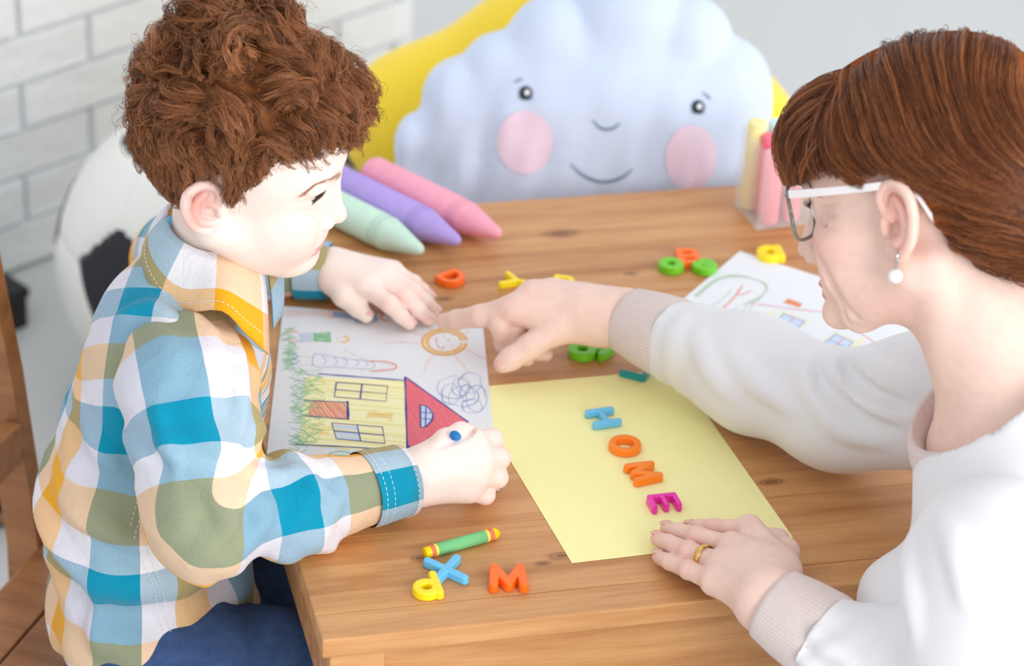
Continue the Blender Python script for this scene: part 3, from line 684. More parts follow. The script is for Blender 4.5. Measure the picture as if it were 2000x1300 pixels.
for (x, y, hh, nm, rgb, wd, lab) in ((.012, .050, .104, 'yellow', (246, 236, 170), .0105, 'pale yellow chalk stick in the clear box'), (.038, .052, .100, 'mint', (206, 234, 238), .0105, 'pale aqua chalk stick at the back of the clear box'),
                             (.020, .013, .086, 'rose', (247, 140, 155), .0105, 'rose chalk stick in the front corner of the clear box'), (.022, .034, .094, 'coral', (250, 128, 148), .0095, 'deep pink chalk stick in the middle of the clear box'), (.045, .013, .088, 'pinkb', (248, 150, 168), .0105, 'pink chalk stick at the front of the clear box beside the rose one'), (.046, .034, .090, 'pinkc', (250, 165, 182), .0095, 'light pink chalk stick behind two others in the clear box'), (.062, .050, .098, 'lilac', (205, 190, 235), .0085, 'lilac chalk stick in the back corner of the clear box')):
    V, Fc = lathe_pts([(0, wd*.8), (.002, wd*.93), (hh-.003, wd), (hh-.0005, wd*.93), (hh, wd*.75)], 26); V = V[:, [1, 2, 0]]
    o = link('chalk_stick', mesh('chalk_stick', V, Fc), mat('stick_'+nm, rgb, .8, .15, .04, 80, .0006, 400)); p = bB+ex*x+ey*y; o.location = (p[0], p[1], TH+.0032); tag(o, lab, 'chalk', 'chalk sticks in the clear box')

# ================================================================== shared anatomy
def skin_mat(name, rough=.45): return mat(name, (240, 205, 190), rough, .35, .03, 60, .0003, 700, sss=.25, attr='Col')
def head_frame(R, T): return np.array(R), np.array(T)
def ear(B, c, side, s=1., flare=.42, tilt=.16):
    """outer ear built on plane axes: a forward, b up, n outward"""
    n = np.array([math.sin(flare)*1., side*math.cos(flare), 0]); a = np.array([math.cos(flare), -side*math.sin(flare), 0]); b = np.array([0, 0, 1.])
    a2 = a*math.cos(tilt)-b*math.sin(tilt)*-1*-1; b2 = b*math.cos(tilt)-a*math.sin(tilt); a2 = a*math.cos(tilt)+b*math.sin(tilt)
    f = lambda p: c+s*(p[0]*a2+p[1]*b2+p[2]*n); M = np.stack([a2, b2, n], 1)
    B.ell(f((-.001, .003, -.001)), np.array((.0150, .0255, .0036))*s, M, .004)
    B.ell(f((.003, -.018, .0)), np.array((.0085, .0095, .0042))*s, M, .004)
    B.cone(f((.008, 0, -.008)), f((.006, 0, -.001)), .011*s, .009*s, .006)
    B.ell(f((.0035, -.004, .0045)), np.array((.0068, .0088, .0058))*s, M, .003, '-')
    B.ell(f((-.004, .014, .0052)), np.array((.0085, .0075, .0040))*s, M, .003, '-')
    hp = [(.004, .002, .002), (.0105, .008, .004), (.0120, .017, .0055), (.006, .0255, .0058), (-.003, .0275, .0058), (-.0115, .0225, .0058), (-.0155, .013, .0055), (-.0160, .002, .0052), (-.0130, -.009, .0045), (-.0075, -.0175, .0035), (.000, -.0225, .0025)]
    sp_ = smooth_path(hp, 30); B.chain([f(p) for p in sp_], list(np.linspace(.0026, .0033, 15)*s)+list(np.linspace(.0033, .0030, len(sp_)-15)*s), .0022)
    ap = smooth_path([(.001, .016, .002), (-.006, .010, .0032), (-.0088, .001, .0036), (-.0068, -.008, .0036), (-.001, -.0125, .0036)], 16); B.chain([f(p) for p in ap], [.0026*s]*len(ap), .0028)
    B.cone(f((.0100, -.001, .0035)), f((.0105, -.007, .0025)), .0032*s, .0030*s, .003)
    B.cone(f((-.001, -.0125, .0035)), f((.0045, -.0135, .003)), .0028*s, .0028*s, .003)
    return f
def hi_ear(c, side, s, flare, tilt, vox=.0008):
    E = Body(); ear(E, c, side, s, flare, tilt); return E.mesh(vox, relax=1)
def trim(V, Q, t):
    """cut a mesh where t > 0, pulling the border onto the cut (t = signed distance, grad given by move)"""
    keep = (t < 0)[Q].any(1); Q = Q[keep]; u_, inv = np.unique(Q, return_inverse=True); return u_, inv.reshape(-1, Q.shape[1])
def finger(B, pts, rs, k=.004, nail=None):
    B.chain(pts, rs, k)
def eyeball(name, c, r, gaze, M, T, parent, iris=(92, 58, 38)):
    bm = bmesh.new(); bmesh.ops.create_uvsphere(bm, u_segments=40, v_segments=30, radius=1); D = np.array([v.co[:] for v in bm.verts]); Fq = [[v.index for v in f.verts] for f in bm.faces]; bm.free()
    g = unit(gaze); a = np.degrees(np.arccos(np.clip(D@g, -1, 1)))
    cols = np.where((a < 13)[:, None], np.array(lin((18, 12, 10))[:3]), np.where((a < 30)[:, None], np.array(lin(iris)[:3]), np.array(lin((236, 234, 236))[:3])))
    V = (np.asarray(c)+D*r*(1+.04*np.clip(1-a/30, 0, 1))[:, None])@M.T+T; me = mesh(name, V, Fq); set_color(me, cols)
    return link(name, me, mat('eye_'+name, (255, 255, 255), .08, .6, 0., attr='Col'), parent)
def strands(paths, w, cols=None):
    """paths (N,S,3) -> triangular tubes; w (N,) or (N,S)"""
    P = np.asarray(paths, float); N_, S_, _ = P.shape; w = np.broadcast_to(np.asarray(w, float).reshape(N_, -1), (N_, S_))
    T = np.gradient(P, axis=1); T /= np.linalg.norm(T, axis=2, keepdims=True)+1e-12
    ref = np.tile(np.array([.31, .52, .79]), (N_, S_, 1)); A = np.cross(T, ref); A /= np.linalg.norm(A, axis=2, keepdims=True)+1e-9; Bn = np.cross(T, A)
    V = np.stack([P+w[..., None]*(math.cos(t)*A+math.sin(t)*Bn) for t in (0, 2.0944, 4.1888)], 2)   # N,S,3,3
    idx = np.arange(N_*S_*3).reshape(N_, S_, 3); q = []
    for k in range(3):
        k2 = (k+1) % 3; q.append(np.stack([idx[:, :-1, k], idx[:, :-1, k2], idx[:, 1:, k2], idx[:, 1:, k]], -1).reshape(-1, 4))
    return V.reshape(-1, 3), np.concatenate(q)
def flow_hair(cap, roots, dirf, length, heights, nseg, step_noise=.0):
    """guide curves that run over the implicit cap; heights(s 0..1, i)->offset; returns (N,S,3)"""
    P = roots.copy(); out = [P.copy()]; L = length/nseg
    D = None
    for i in range(1, nseg+1):
        g = cap.grad(P); d = dirf(P, i/nseg); d = d-g*(d*g).sum(1, keepdims=True); d /= np.linalg.norm(d, axis=1, keepdims=True)+1e-9
        if D is not None:
            d = d*.55+D*.45; d /= np.linalg.norm(d, axis=1, keepdims=True)+1e-9
        D = d; P = P+d*L[:, None]
        g = cap.grad(P); P = P-g*(cap(P)-heights(i/nseg))[:, None]*.8; out.append(P.copy())
    return np.stack(out, 1)
def locks(guides, per, spread, curl_r, curl_n, rng, tip=.35):
    """bundle of strands round every guide with helical curl"""
    N_, S_, _ = guides.shape; s = np.linspace(0, 1, S_)
    T = np.gradient(guides, axis=1); T /= np.linalg.norm(T, axis=2, keepdims=True)+1e-12
    A = np.cross(T, np.array([.2, .3, .93])); A /= np.linalg.norm(A, axis=2, keepdims=True)+1e-9; Bn = np.cross(T, A)
    ph = rng.uniform(0, 6.28, N_)[:, None]; hand = np.where(rng.uniform(size=N_) < .5, 1, -1)[:, None]
    cr_ = (curl_r*np.ones(N_))[:, None]*np.clip(s*2.2, 0, 1)[None]; an = ph+hand*(curl_n*np.ones(N_))[:, None]*6.283*s[None]
    G = guides+cr_[..., None]*(np.cos(an)[..., None]*A+np.sin(an)[..., None]*Bn)-cr_[..., None]*0
    out = []
    for j in range(per):
        a = rng.uniform(0, 6.28, N_)[:, None]; r = np.sqrt(rng.uniform(0, 1, N_))[:, None]*(spread*np.ones(N_))[:, None]*(1-(1-tip)*s[None]**1.5)
        w1 = rng.uniform(.0, .0012, N_)[:, None]*np.sin(s[None]*rng.uniform(6, 14, N_)[:, None]+a)
        out.append(G+(r*np.cos(a)+w1)[..., None]*A+(r*np.sin(a)+w1)[..., None]*Bn)
    return np.stack(out, 1).reshape(N_*per, S_, 3)
def hair_colors(n_str, S_, pal, rng, gid=None):
    c = np.array([lin(p)[:3] for p in pal]); i = rng.integers(0, len(pal), n_str); j = rng.integers(0, len(pal), n_str); t = rng.uniform(size=n_str)[:, None]
    k = c[i]*(1-t)+c[j]*t
    if gid is not None:
        g = rng.integers(0, len(pal), gid.max()+1); k = k*.4+c[g][gid]*.6
    return np.repeat(k, S_*3, 0)
def lock_ids(paths, pers):
    out = []; n = 0
    for p, k in zip(paths, pers): m = len(p)//k; out.append(np.repeat(np.arange(m), k)+n); n += m
    return np.concatenate(out)
hair_m = None
def hair_mat(name, rough=.36):
    m = mat(name, (120, 70, 45), rough, .5, .04, 200, attr='Col'); b = m.node_tree.nodes['Principled BSDF']
    return m
def hair_object(caps, strs, C, name, m, parent):
    V, Q = join_vq([caps, strs]); me = mesh('hair', V, Q); set_color(me, C); o = link('hair', me, [m, mat('hair_undercoat', (80, 46, 30), 1., 0., .1, 200, attr='Col')], parent)
    ix = np.zeros(len(Q), dtype=np.int32); ix[:len(caps[1])] = 1; me.polygons.foreach_set('material_index', ix); return o
def surf_px(B, px_, py_, it=90, d0=1.6):
    """point of an implicit surface met by the sight line through a pixel of the photograph"""
    r = unit(ray(px_, py_)); t = d0; best = (1e9, CAM+r*t)
    for _ in range(it):
        d = float(B((CAM+r*t)[None])[0]); best = min(best, (d, CAM+r*t), key=lambda q: q[0])
        if d < 2e-4 or t > 3.6: break
        t += d*.8
    return B.snap(best[1][None], 0., 6)[0]
def ridge(B, path, r, sink=.5, k=.010, d0=1.6):
    """raised cloth fold along a path seen on the surface"""
    P = smooth_path([surf_px(B, *p, d0=d0) for p in path], 14); g = B.grad(P); n = len(P); B.chain(P-g*r*sink, list(r*(.35+.65*np.sin(np.linspace(.15, math.pi-.15, n)))), k)
def groove(B, path, r, k=.008, d0=1.6):
    P = smooth_path([surf_px(B, *p, d0=d0) for p in path], 14); n = len(P); B.chain(P, list(r*(.3+.7*np.sin(np.linspace(.1, math.pi-.1, n)))), k, '-')
def plaid_mat():
    m = bpy.data.materials.new('plaid_cotton'); m.use_nodes = True; N = m.node_tree.nodes; L = m.node_tree.links; b = N['Principled BSDF']; b.inputs['Roughness'].default_value = .85; b.inputs['Specular IOR Level'].default_value = .15; b.inputs['Sheen Weight'].default_value = .15
    at = N.new('ShaderNodeAttribute'); at.attribute_name = 'plaid'; sx = N.new('ShaderNodeSeparateXYZ'); L.new(at.outputs['Vector'], sx.inputs[0])
    cols = [(0, 140, 172), (234, 231, 236), (236, 168, 24), (212, 209, 220)]; outs = []
    for i in range(2):
        fr = N.new('ShaderNodeMath'); fr.operation = 'FRACT'; L.new(sx.outputs[i], fr.inputs[0])
        cr = N.new('ShaderNodeValToRGB'); cr.color_ramp.interpolation = 'CONSTANT'; L.new(fr.outputs[0], cr.inputs[0]); e = cr.color_ramp.elements
        e[0].position = 0; e[0].color = lin(cols[0]); e[1].position = .27; e[1].color = lin(cols[1])
        for p, c in ((.48, cols[2]), (.76, cols[3])): q = e.new(p); q.color = lin(c)
        outs.append(cr.outputs[0])
    mx = N.new('ShaderNodeMix'); mx.data_type = 'RGBA'; mx.inputs[0].default_value = .58; L.new(outs[0], mx.inputs[6]); L.new(outs[1], mx.inputs[7])
    dk = N.new('ShaderNodeMix'); dk.data_type = 'RGBA'; dk.blend_type = 'DARKEN'; dk.inputs[0].default_value = 1; L.new(outs[0], dk.inputs[6]); L.new(outs[1], dk.inputs[7])
    m3 = N.new('ShaderNodeMix'); m3.data_type = 'RGBA'; m3.inputs[0].default_value = .2; L.new(mx.outputs[2], m3.inputs[6]); L.new(dk.outputs[2], m3.inputs[7]); mx = m3
    tc = N.new('ShaderNodeTexCoord'); nz = N.new('ShaderNodeTexNoise'); nz.inputs['Scale'].default_value = 650; nz.inputs['Detail'].default_value = 2; L.new(tc.outputs['Object'], nz.inputs[0])
    mr = N.new('ShaderNodeMapRange'); mr.inputs[1].default_value = .3; mr.inputs[2].default_value = .7; mr.inputs[3].default_value = .95; mr.inputs[4].default_value = 1.04; L.new(nz.outputs[0], mr.inputs[0])
    m2 = N.new('ShaderNodeMix'); m2.data_type = 'RGBA'; m2.blend_type = 'MULTIPLY'; m2.inputs[0].default_value = 1; L.new(mx.outputs[2], m2.inputs[6]); L.new(mr.outputs[0], m2.inputs[7]); L.new(m2.outputs[2], b.inputs['Base Color'])
    n2 = N.new('ShaderNodeTexNoise'); n2.inputs['Scale'].default_value = 45; n2.inputs['Detail'].default_value = 3; n2.inputs['Distortion'].default_value = .8; L.new(tc.outputs['Object'], n2.inputs[0])
    bp = N.new('ShaderNodeBump'); bp.inputs['Distance'].default_value = .004; bp.inputs['Strength'].default_value = .55; L.new(n2.outputs[0], bp.inputs['Height']); L.new(bp.outputs[0], b.inputs['Normal'])
    return m
def set_vec(me, v, name='plaid'):
    a = me.attributes.new(name, 'FLOAT_VECTOR', 'POINT'); d = np.zeros((len(v), 3), dtype=np.float32); d[:, :v.shape[1]] = v; a.data.foreach_set('vector', d.ravel())
def limb_uv(V, pts, cell=.142, ref=(0, 0, 1), u0=0., v0=0.):
    """coordinates along / around a bent limb in plaid repeats"""
    P = np.asarray(pts, float); acc = 0; D_ = []; AL = []; CS = []; SN = []; r = .042
    for a, b in zip(P[:-1], P[1:]):
        ba = b-a; L = np.linalg.norm(ba)+1e-9; t = np.clip((V-a)@ba/(L*L), 0, 1); q = V-a-t[:, None]*ba; D_.append(np.linalg.norm(q, axis=1))
        x = unit(ba); y = unit(np.cross(ref, x)); z = np.cross(x, y); th = np.arctan2(q@y, q@z); AL.append(acc+t*L); CS.append(np.cos(th)); SN.append(np.sin(th)); acc += L
    D_ = np.array(D_); W_ = np.exp(-(D_-D_.min(0))/.0035); W_ /= W_.sum(0); al = (W_*np.array(AL)).sum(0); an = np.arctan2((W_*np.array(SN)).sum(0), (W_*np.array(CS)).sum(0))*r
    return np.stack([al/cell+u0, an/cell+v0], 1)

# ================================================================== the boy
BR = np.array([[.9710, .1508, .1853], [-.1188, .9777, -.1732], [-.2073, .1462, .9673]]); BR, _ = np.linalg.qr(BR); BR = BR*np.sign(np.diag(BR)); BT = np.array([-.256, 2.196, .810])
bw_ = lambda p: BR@np.asarray(p, float)+BT
boy = empty('person', (-.33, 2.165, 0), 0, 'red haired child in a teal and yellow checked shirt drawing at the table', 'person')
H = Body()
H.ell((.003, 0, .040), (.089, .071, .083), k=.01)
H.ell((.046, 0, .043), (.049, .057, .056), k=.02)
H.ell((.043, 0, -.018), (.049, .052, .060), k=.02)
for s in (-1, 1):
    H.ell((.058, s*.029, -.034), (.033, .029, .033), k=.015)
    H.cone((.006, s*.050, -.030), (.066, s*.014, -.073), .021, .018, k=.02)
    H.ell((.079, s*.025, .034), (.012, .022, .008), k=.014)
H.ell((.038, 0, -.052), (.046, .042, .030), k=.02)
H.ell((.078, 0, -.0745), (.0165, .020, .0145), k=.014)
H.ell((.085, 0, -.044), (.0125, .025, .017), k=.012)
H.cone((.088, 0, .018), (.099, 0, -.013), .0075, .0080, k=.010)
H.ell((.1020, 0, -.0195), (.0095, .0090, .0082), k=.006)
for s in (-1, 1): H.ell((.0940, s*.0105, -.0250), (.0090, .0066, .0062), k=.003)
H.ell((.0905, 0, -.0465), (.0065, .021, .0042), k=.004)
H.ell((.0893, 0, -.0550), (.0068, .0180, .0050), k=.004)
for s in (-1, 1):
    H.ell((.098, s*.030, .015), (.014, .017, .0095), k=.010, op='-')
    H.ell((.0718, s*.030, .0165), (.0132, .0145, .0128), k=.004)
    H.ell((.0885, s*.0308, .0158), (.0128, .0128, .0052), k=.0018, op='-')
    H.ell((.0990, s*.0055, -.0290), (.0040, .0026, .0026), k=.002, op='-')
H.chain([(.0710, -.0300, -.0470), (.0810, -.0245, -.0490), (.0940, -.012, -.0505), (.0995, 0, -.0505), (.0940, .012, -.0505), (.0810, .0245, -.0490), (.0710, .0300, -.0470)], [.0008, .0011, .0013, .0014, .0013, .0011, .0008], k=.0016, op='-')
for s in (-1, 1): H.chain(smooth_path([(.0925, s*.0170, -.0165), (.0870, s*.0180, -.0245), (.0900, s*.0150, -.0315)], 8), [.0010]*9, k=.003, op='-')
for s in (-1, 1): ear(H, np.array([-.0025, s*.0675, .0]), s, 1.0, .40, .24)
H.cone((-.002, 0, -.040), (.004, 0, -.125), .040, .042, k=.02)
hV, hQ = join_vq([H.mesh(.0017, relax=2)]+[hi_ear(np.array([-.0025, s*.0695, .0]), s, 1.12, .40, .24) for s in (-1, 1)])
def skin_paint(V, base, lips, ear_c=None, cheeks=(), blush=(232, 160, 150), lip_rgb=(224, 142, 146), nose=None, earb=(238, 150, 138)):
    c = np.tile(np.array(lin(base)[:3]), (len(V), 1))
    def mixin(w, rgb): c[:] = c*(1-w[:, None])+np.array(lin(rgb)[:3])*w[:, None]
    for p, r, a in cheeks: mixin(a*np.exp(-(np.linalg.norm(V-p, axis=1)/r)**2), blush)
    for p, r, a in (ear_c or []): mixin(a*np.clip(1.4-np.linalg.norm((V-p)/r, axis=1), 0, 1), earb)
    for p, r in lips: mixin(np.clip((1.15-np.linalg.norm((V-np.array(p))/np.array(r), axis=1))*5, 0, .85), lip_rgb)
    return c
hC = skin_paint(hV, (250, 227, 218), [((.0945, 0, -.0470), (.015, .0240, .0036)), ((.0920, 0, -.0552), (.014, .0210, .0050))], [((-.004, -.081, .003), (.019, .013, .030), .75), ((-.004, .081, .003), (.019, .013, .030), .5)],
                [((.075, -.045, -.034), .022, .35), ((.075, .045, -.034), .022, .35), ((.107, 0, -.022), .010, .3), ((.085, -.03, .006), .010, .25)], (236, 158, 148))
hW = hV@BR.T+BT
# arms and hands (world)
NB = bw_((.003, 0, -.118))
RS, RE, RW = aty(372, 770, 2.085), atz(402, 1030, .562), atz(812, 932, .556)
LS = np.array([NB[0]-.030, 2.340, NB[2]-.065]); LE = np.array([-.345, 2.495, .545]); LW = atz(634, 528, .548)
A = Body()
A.chain([RS, RE], [.038, .030], .02); A.chain([RE, RW+(RE-RW)*.1, RW], [.030, .023, .021], .02)
def px(x, y, z): return atz(x, y, z)
# right fist round the blue crayon, thumb side up
palm = [(RW, .021), (px(872, 905, .573), .0225)]
A.cone(RW, px(868, 908, .568), .021, .024, .015)
mcp = [px(922, 862, .585), px(934, 893, .577), px(930, 926, .562), px(914, 956, .546)]
cm = [px(838, 902, .576), px(838, 915, .570), px(836, 930, .560), px(834, 945, .552)]
for a, b, r in zip(cm, mcp, (.0135, .014, .0135, .0125)): A.cone(a, b, .0145, r, .014)
pip = [px(962, 858, .579), px(975, 894, .569), px(971, 932, .553), px(948, 966, .539)]
dip = [px(958, 872, .554), px(968, 905, .545), px(962, 938, .535), px(940, 966, .531)]
tip = [px(930, 878, .549), px(938, 908, .541), px(935, 940, .533), px(916, 962, .531)]
for a, b, c_, d, r in zip(mcp, pip, dip, tip, (.0098, .0100, .0096, .0086)): A.chain([a, b, c_, d], [r*1.08, r, r*.88, r*.8], .0035)
A.chain([px(846, 895, .577), px(872, 862, .592), px(900, 846, .590), px(922, 848, .582)], [.0135, .0110, .0095, .0085], .006)
groove(A, [(858, 872), (885, 860), (915, 846), (945, 836)], .0030, .003)
fV, fQ = A.mesh(.0014, lo=np.min([RW, *tip, *mcp], 0)-.06, hi=np.max([RW, *tip, *mcp], 0)+.05, relax=1)
# left hand flat
B2 = Body(); B2.chain([LS, LE], [.036, .029], .02); B2.chain([LE, LW], [.028, .0205], .02)
lm = [px(712, 560, .556), px(738, 545, .557), px(756, 535, .555), px(768, 529, .551)]
lc = [px(652, 545, .554), px(655, 534, .555), px(658, 524, .554), px(660, 515, .552)]
B2.cone(LW, px(668, 535, .551), .0205, .021, .015)
for a, b, r in zip(lc, lm, (.0125, .0125, .012, .011)): B2.cone(a, b, .0135, r, .012)
lp = [px(762, 594, .551), px(794, 580, .551), px(808, 568, .549), px(808, 552, .546)]
ld = [px(783, 616, .539), px(818, 605, .539), px(832, 590, .538), px(825, 566, .537)]
lt = [px(799, 631, .530), px(836, 622, .530), px(848, 605, .530), px(838, 578, .530)]
for a, b, c_, d, r in zip(lm, lp, ld, lt, (.0090, .0092, .0088, .0078)): B2.chain([a, b, c_, d], [r*1.1, r, r*.86, r*.76], .0035)
B2.chain([px(650, 552, .551), px(672, 578, .547), px(698, 600, .538), px(715, 616, .532)], [.0125, .0105, .0090, .0075], .006)
gV, gQ = B2.mesh(.0014, lo=np.min([LW, *lt, *lm], 0)-.05, hi=np.max([LW, *lt, *lm], 0)+.05, relax=1)
# trunk, upper arms under the shirt
TF = unit([1, -.10, 0]); TL = np.array([-TF[1], TF[0], 0]); TM = np.stack([TF, TL, [0, 0, 1]], 1)
pel, mid, che = np.array([-.325, 2.165, .365]), np.array([-.330, 2.165, .48]), np.array([-.303, 2.185, .588])
K = Body(); K.ell(pel, (.080, .112, .075), TM, .03); K.ell(mid, (.072, .100, .11), TM, .03); K.ell(che, (.070, .105, .085), TM, .03)
K.cone(che+[0, 0, .03], NB, .06, .046, .03); K.cone(che+[0, .05, .06], LS, .04, .034, .03); K.cone(che+[0, -.05, .06], RS, .04, .036, .03); K.chain([RS, RE, RW], [.034, .027, .020], .02); K.chain([LS, LE, LW], [.034, .026, .019], .02)
HR, KR = np.array([-.30, 2.085, .335]), np.array([-.045, 2.075, .345]); HL, KL = np.array([-.30, 2.245, .335]), np.array([-.045, 2.27, .345])
FR_, FL_ = np.array([-.06, 2.07, .075]), np.array([-.06, 2.28, .075])
for h_, k_, f_ in ((HR, KR, FR_), (HL, KL, FL_)): K.chain([h_, k_, f_], [.055, .042, .028], .03); K.cone(f_+[0, 0, -.04], f_+[.09, 0, -.048], .026, .02, .02)
kV, kQ = K.mesh(.006, relax=1)
V, Q = join_vq([(hW, hQ), (fV, fQ), (gV, gQ), (kV, kQ)])
base = np.array(lin((250, 227, 218))[:3]); C = np.concatenate([hC, np.tile(np.array(lin((250, 227, 218))[:3]), (len(fV), 1)), np.tile(np.array(lin((250, 227, 218))[:3]), (len(gV), 1)), np.tile(base, (len(kV), 1))])
def tint(V, C, centers, rgb, r, a):
    for c in centers:
        w_ = a*np.exp(-(np.linalg.norm(V-c, axis=1)/r)**2); C[:] = C*(1-w_[:, None])+np.array(lin(rgb)[:3])*w_[:, None]
tint(V, C, pip+lp+lt+tip, (240, 170, 155), .011, .35)
me = mesh('body', V, Q); set_color(me, C); body = link('body', me, skin_mat('child_skin'), boy)
# nails on the left hand
nail_m = mat('nail', (240, 200, 190), .25, .5, .02)
def nail(d, t, r, parent, up=(0, 0, 1), ln=.0085, m=None, name='fingernail'):
    x = unit(np.asarray(t)-np.asarray(d)); y = unit(np.cross(up, x)); z = np.cross(x, y); B = Body(); c = np.asarray(t)+x*(r*.15)+z*r*.80
    B.ell(c, (ln*.62, r*.70, .0016), np.stack([x, y, z], 1), .001); v, q = B.mesh(.0006, relax=1); o = link(name, mesh(name, v, q), m or nail_m, parent); return o
for d, t, r in zip(ld, lt, (.0069, .0070, .0067, .0059)): nail(d, t, r, body)
nail(px(698, 600, .538), px(715, 616, .532), .0074, body)
# eyes, brows, lashes
for s in (-1, 1): eyeball('eye', (.0735, s*.0302, .0160), .0124, (.975, -.16, -.08), BR, BT, body, (74, 46, 32))
rng = np.random.default_rng(3)
def brow(cx, pts, n, ln, w, R, T, surf, pal, parent, name='eyebrow', lift=.0008):
    b = smooth_path(pts, 40); i = rng.integers(0, len(b)-3, n); p = b[i]+rng.normal(0, .0012, (n, 3))*[.3, .6, 1]; d = b[i+3]-b[i]; d /= np.linalg.norm(d, axis=1)[:, None]; d = d+rng.normal(0, .22, (n, 3)); S_ = 5
    path = np.stack([surf.snap(p+d*ln*k/(S_-1), lift) for k in range(S_)], 1); v, q = strands(path@R.T+T, np.tile(np.linspace(w, w*.3, S_), (n, 1)))
    me = mesh(name, v, q); set_color(me, hair_colors(n, S_, pal, rng)); return link(name, me, hair_mat('brow_hair'), parent)
bpal = [(176, 118, 80), (196, 140, 104), (160, 104, 72)]
for s in (-1, 1): brow(0, [(.0925, s*.010, .0330), (.089, s*.024, .0385), (.079, s*.040, .0370), (.070, s*.050, .0310)], 130, .0065, .00013, BR, BT, H, bpal, body)
def lashes(cz, s, n, ln, w, R, T, parent, c, rx, col):
    t = np.linspace(-1, 1, n); p = np.stack([c[0]+.0118-.0045*t**2, c[1]+t*rx, np.full(n, c[2]+cz)-.0022*t**2], 1); d = np.stack([np.full(n, .75), t*.45, np.full(n, np.sign(cz)*.25)], 1); S_ = 5
    path = np.stack([p+d*ln*k/(S_-1)+np.array([0, 0, np.sign(cz)*.0022])*(k/(S_-1))**2 for k in range(S_)], 1); v, q = strands(path@R.T+T, np.tile(np.linspace(w, w*.3, S_), (n, 1))); me = mesh('eyelashes', v, q); set_color(me, np.tile(np.array(lin(col)[:3]), (len(v), 1))); return link('eyelashes', me, hair_mat('brow_hair'), parent)
for s in (-1, 1): lashes(.0050, s, 44, .0068, .00030, BR, BT, body, (.0745, s*.0308, .0158), .0110, (84, 50, 36))
# hair: dark undercoat plus curly locks that ride over a lumpy volume
cap = Body(); cap.ell((.002, 0, .041), (.0915, .0735, .0850), k=.01); cap.ell((.044, 0, .048), (.052, .059, .054), k=.02)
def hairline(P):
    x, z = P[..., 0], P[..., 2]
    return z-np.interp(x, [-.10, -.06, -.030, -.021, -.012, .006, .014, .022, .032, .045, .060, .085, .10], [-.055, -.050, -.042, .000, .036, .038, .013, .013, .038, .062, .075, .080, .082])
VOL = Body(); VOL.ell((.004, 0, .044), (.0945, .0800, .0925), k=.01); VOL.ell((.044, 0, .055), (.055, .062, .052), k=.02)
lump = [((-.048, .0, .128), .030), ((-.015, -.032, .130), .029), ((.015, .004, .138), .030), ((.032, -.036, .118), .027), ((.052, .006, .122), .028), ((.074, -.024, .096), .025), ((.078, .022, .096), .025), ((-.062, -.020, .102), .026), ((-.070, .0, .076), .026), ((-.062, -.034, .054), .024), ((-.015, .036, .130), .028), ((.002, -.060, .094), .022), ((.046, -.054, .082), .018), ((-.045, -.052, .090), .024), ((.085, -.002, .082), .022), ((-.03, -.064, .062), .018)]
for c, r in lump: VOL.ell(c, (r, r, r), k=.014)
cv0, cq = VOL.mesh(.003, relax=1); keep = (hairline(cv0) > .003)[cq].all(1); cq = cq[keep]
u_, inv = np.unique(cq, return_inverse=True); cv0 = cv0[u_]; cq = inv.reshape(-1, 4); cv = cv0-VOL.grad(cv0)*np.interp(cv0[:, 2], [.03, .09], [.007, .015])[:, None]; low = cap(cv) < .0025; cv[low] = cap.snap(cv[low], .0025)
rng = np.random.default_rng(11)
def boy_roots(n, cond):
    P = cv0[cond(cv0)]; i = rng.integers(0, len(P), n); return P[i]+rng.normal(0, .0015, (n, 3))
crown = np.array([-.055, .005, .115]); LCN = np.array([c for c, r in lump]); LAX = rng.normal(size=(len(lump), 3)); LAX /= np.linalg.norm(LAX, axis=1)[:, None]
def boy_dir(P, s):
    d = P-crown; d = d/(np.linalg.norm(d, axis=1, keepdims=True)+1e-6); lo = np.clip((.080-P[:, 2:3])/.04, 0, 1)
    d = d+np.array([.45, 0, -.25])*(1-lo)+np.array([-.30, 0, -.55])*lo
    dist = np.linalg.norm(P[:, None]-LCN[None], axis=2); j = dist.argmin(1); sw = np.cross(LAX[j], P-LCN[j]); sw /= np.linalg.norm(sw, axis=1, keepdims=True)+1e-9
    return d+sw*1.25*(1-lo)+rng.normal(0, .25, P.shape)
def clip_hair(G, tol):
    """stop a lock where it would leave the hairline"""
    ok = hairline(G) > -tol(G); ok[:, :3] = True; bad = np.cumsum(~ok, 1) > 0; last = np.where(bad.any(1), np.argmax(bad, 1)-1, G.shape[1]-1)
    S_ = G.shape[1]; out = np.empty_like(G); t = np.linspace(0, 1, S_)
    for i in range(len(G)):
        f = t*max(last[i], 2); a_ = np.floor(f).astype(int); b_ = np.minimum(a_+1, S_-1); w_ = (f-a_)[:, None]; out[i] = G[i, a_]*(1-w_)+G[i, b_]*w_
    return out
tol = lambda G: np.where(G[..., 0] > .06, .006, np.where(G[..., 0] < -.02, .012, .003))
paths = []
top = boy_roots(820, lambda P: P[:, 2] > .060); top = top-VOL.grad(top)*.012
g1 = clip_hair(flow_hair(VOL, top, boy_dir, rng.uniform(.042, .080, len(top)), lambda s: -.011+.013*min(s*2, 1), 18), tol)
paths.append(locks(g1, 18, .0048, rng.uniform(.0020, .0060, len(top)), rng.uniform(.6, 1.2, len(top)), rng, .3))
side = boy_roots(840, lambda P: P[:, 2] <= .088); side = side-VOL.grad(side)*.007
g2 = clip_hair(flow_hair(VOL, side, boy_dir, rng.uniform(.022, .040, len(side)), lambda s: -.006+.0065*min(s*2, 1), 18), tol)
paths.append(locks(g2, 15, .0044, rng.uniform(.0004, .0022, len(side)), rng.uniform(.4, .9, len(side)), rng, .3))
fr = boy_roots(70, lambda P: (P[:, 0] > .060) & (hairline(P) < .026)); fr = fr-VOL.grad(fr)*.006
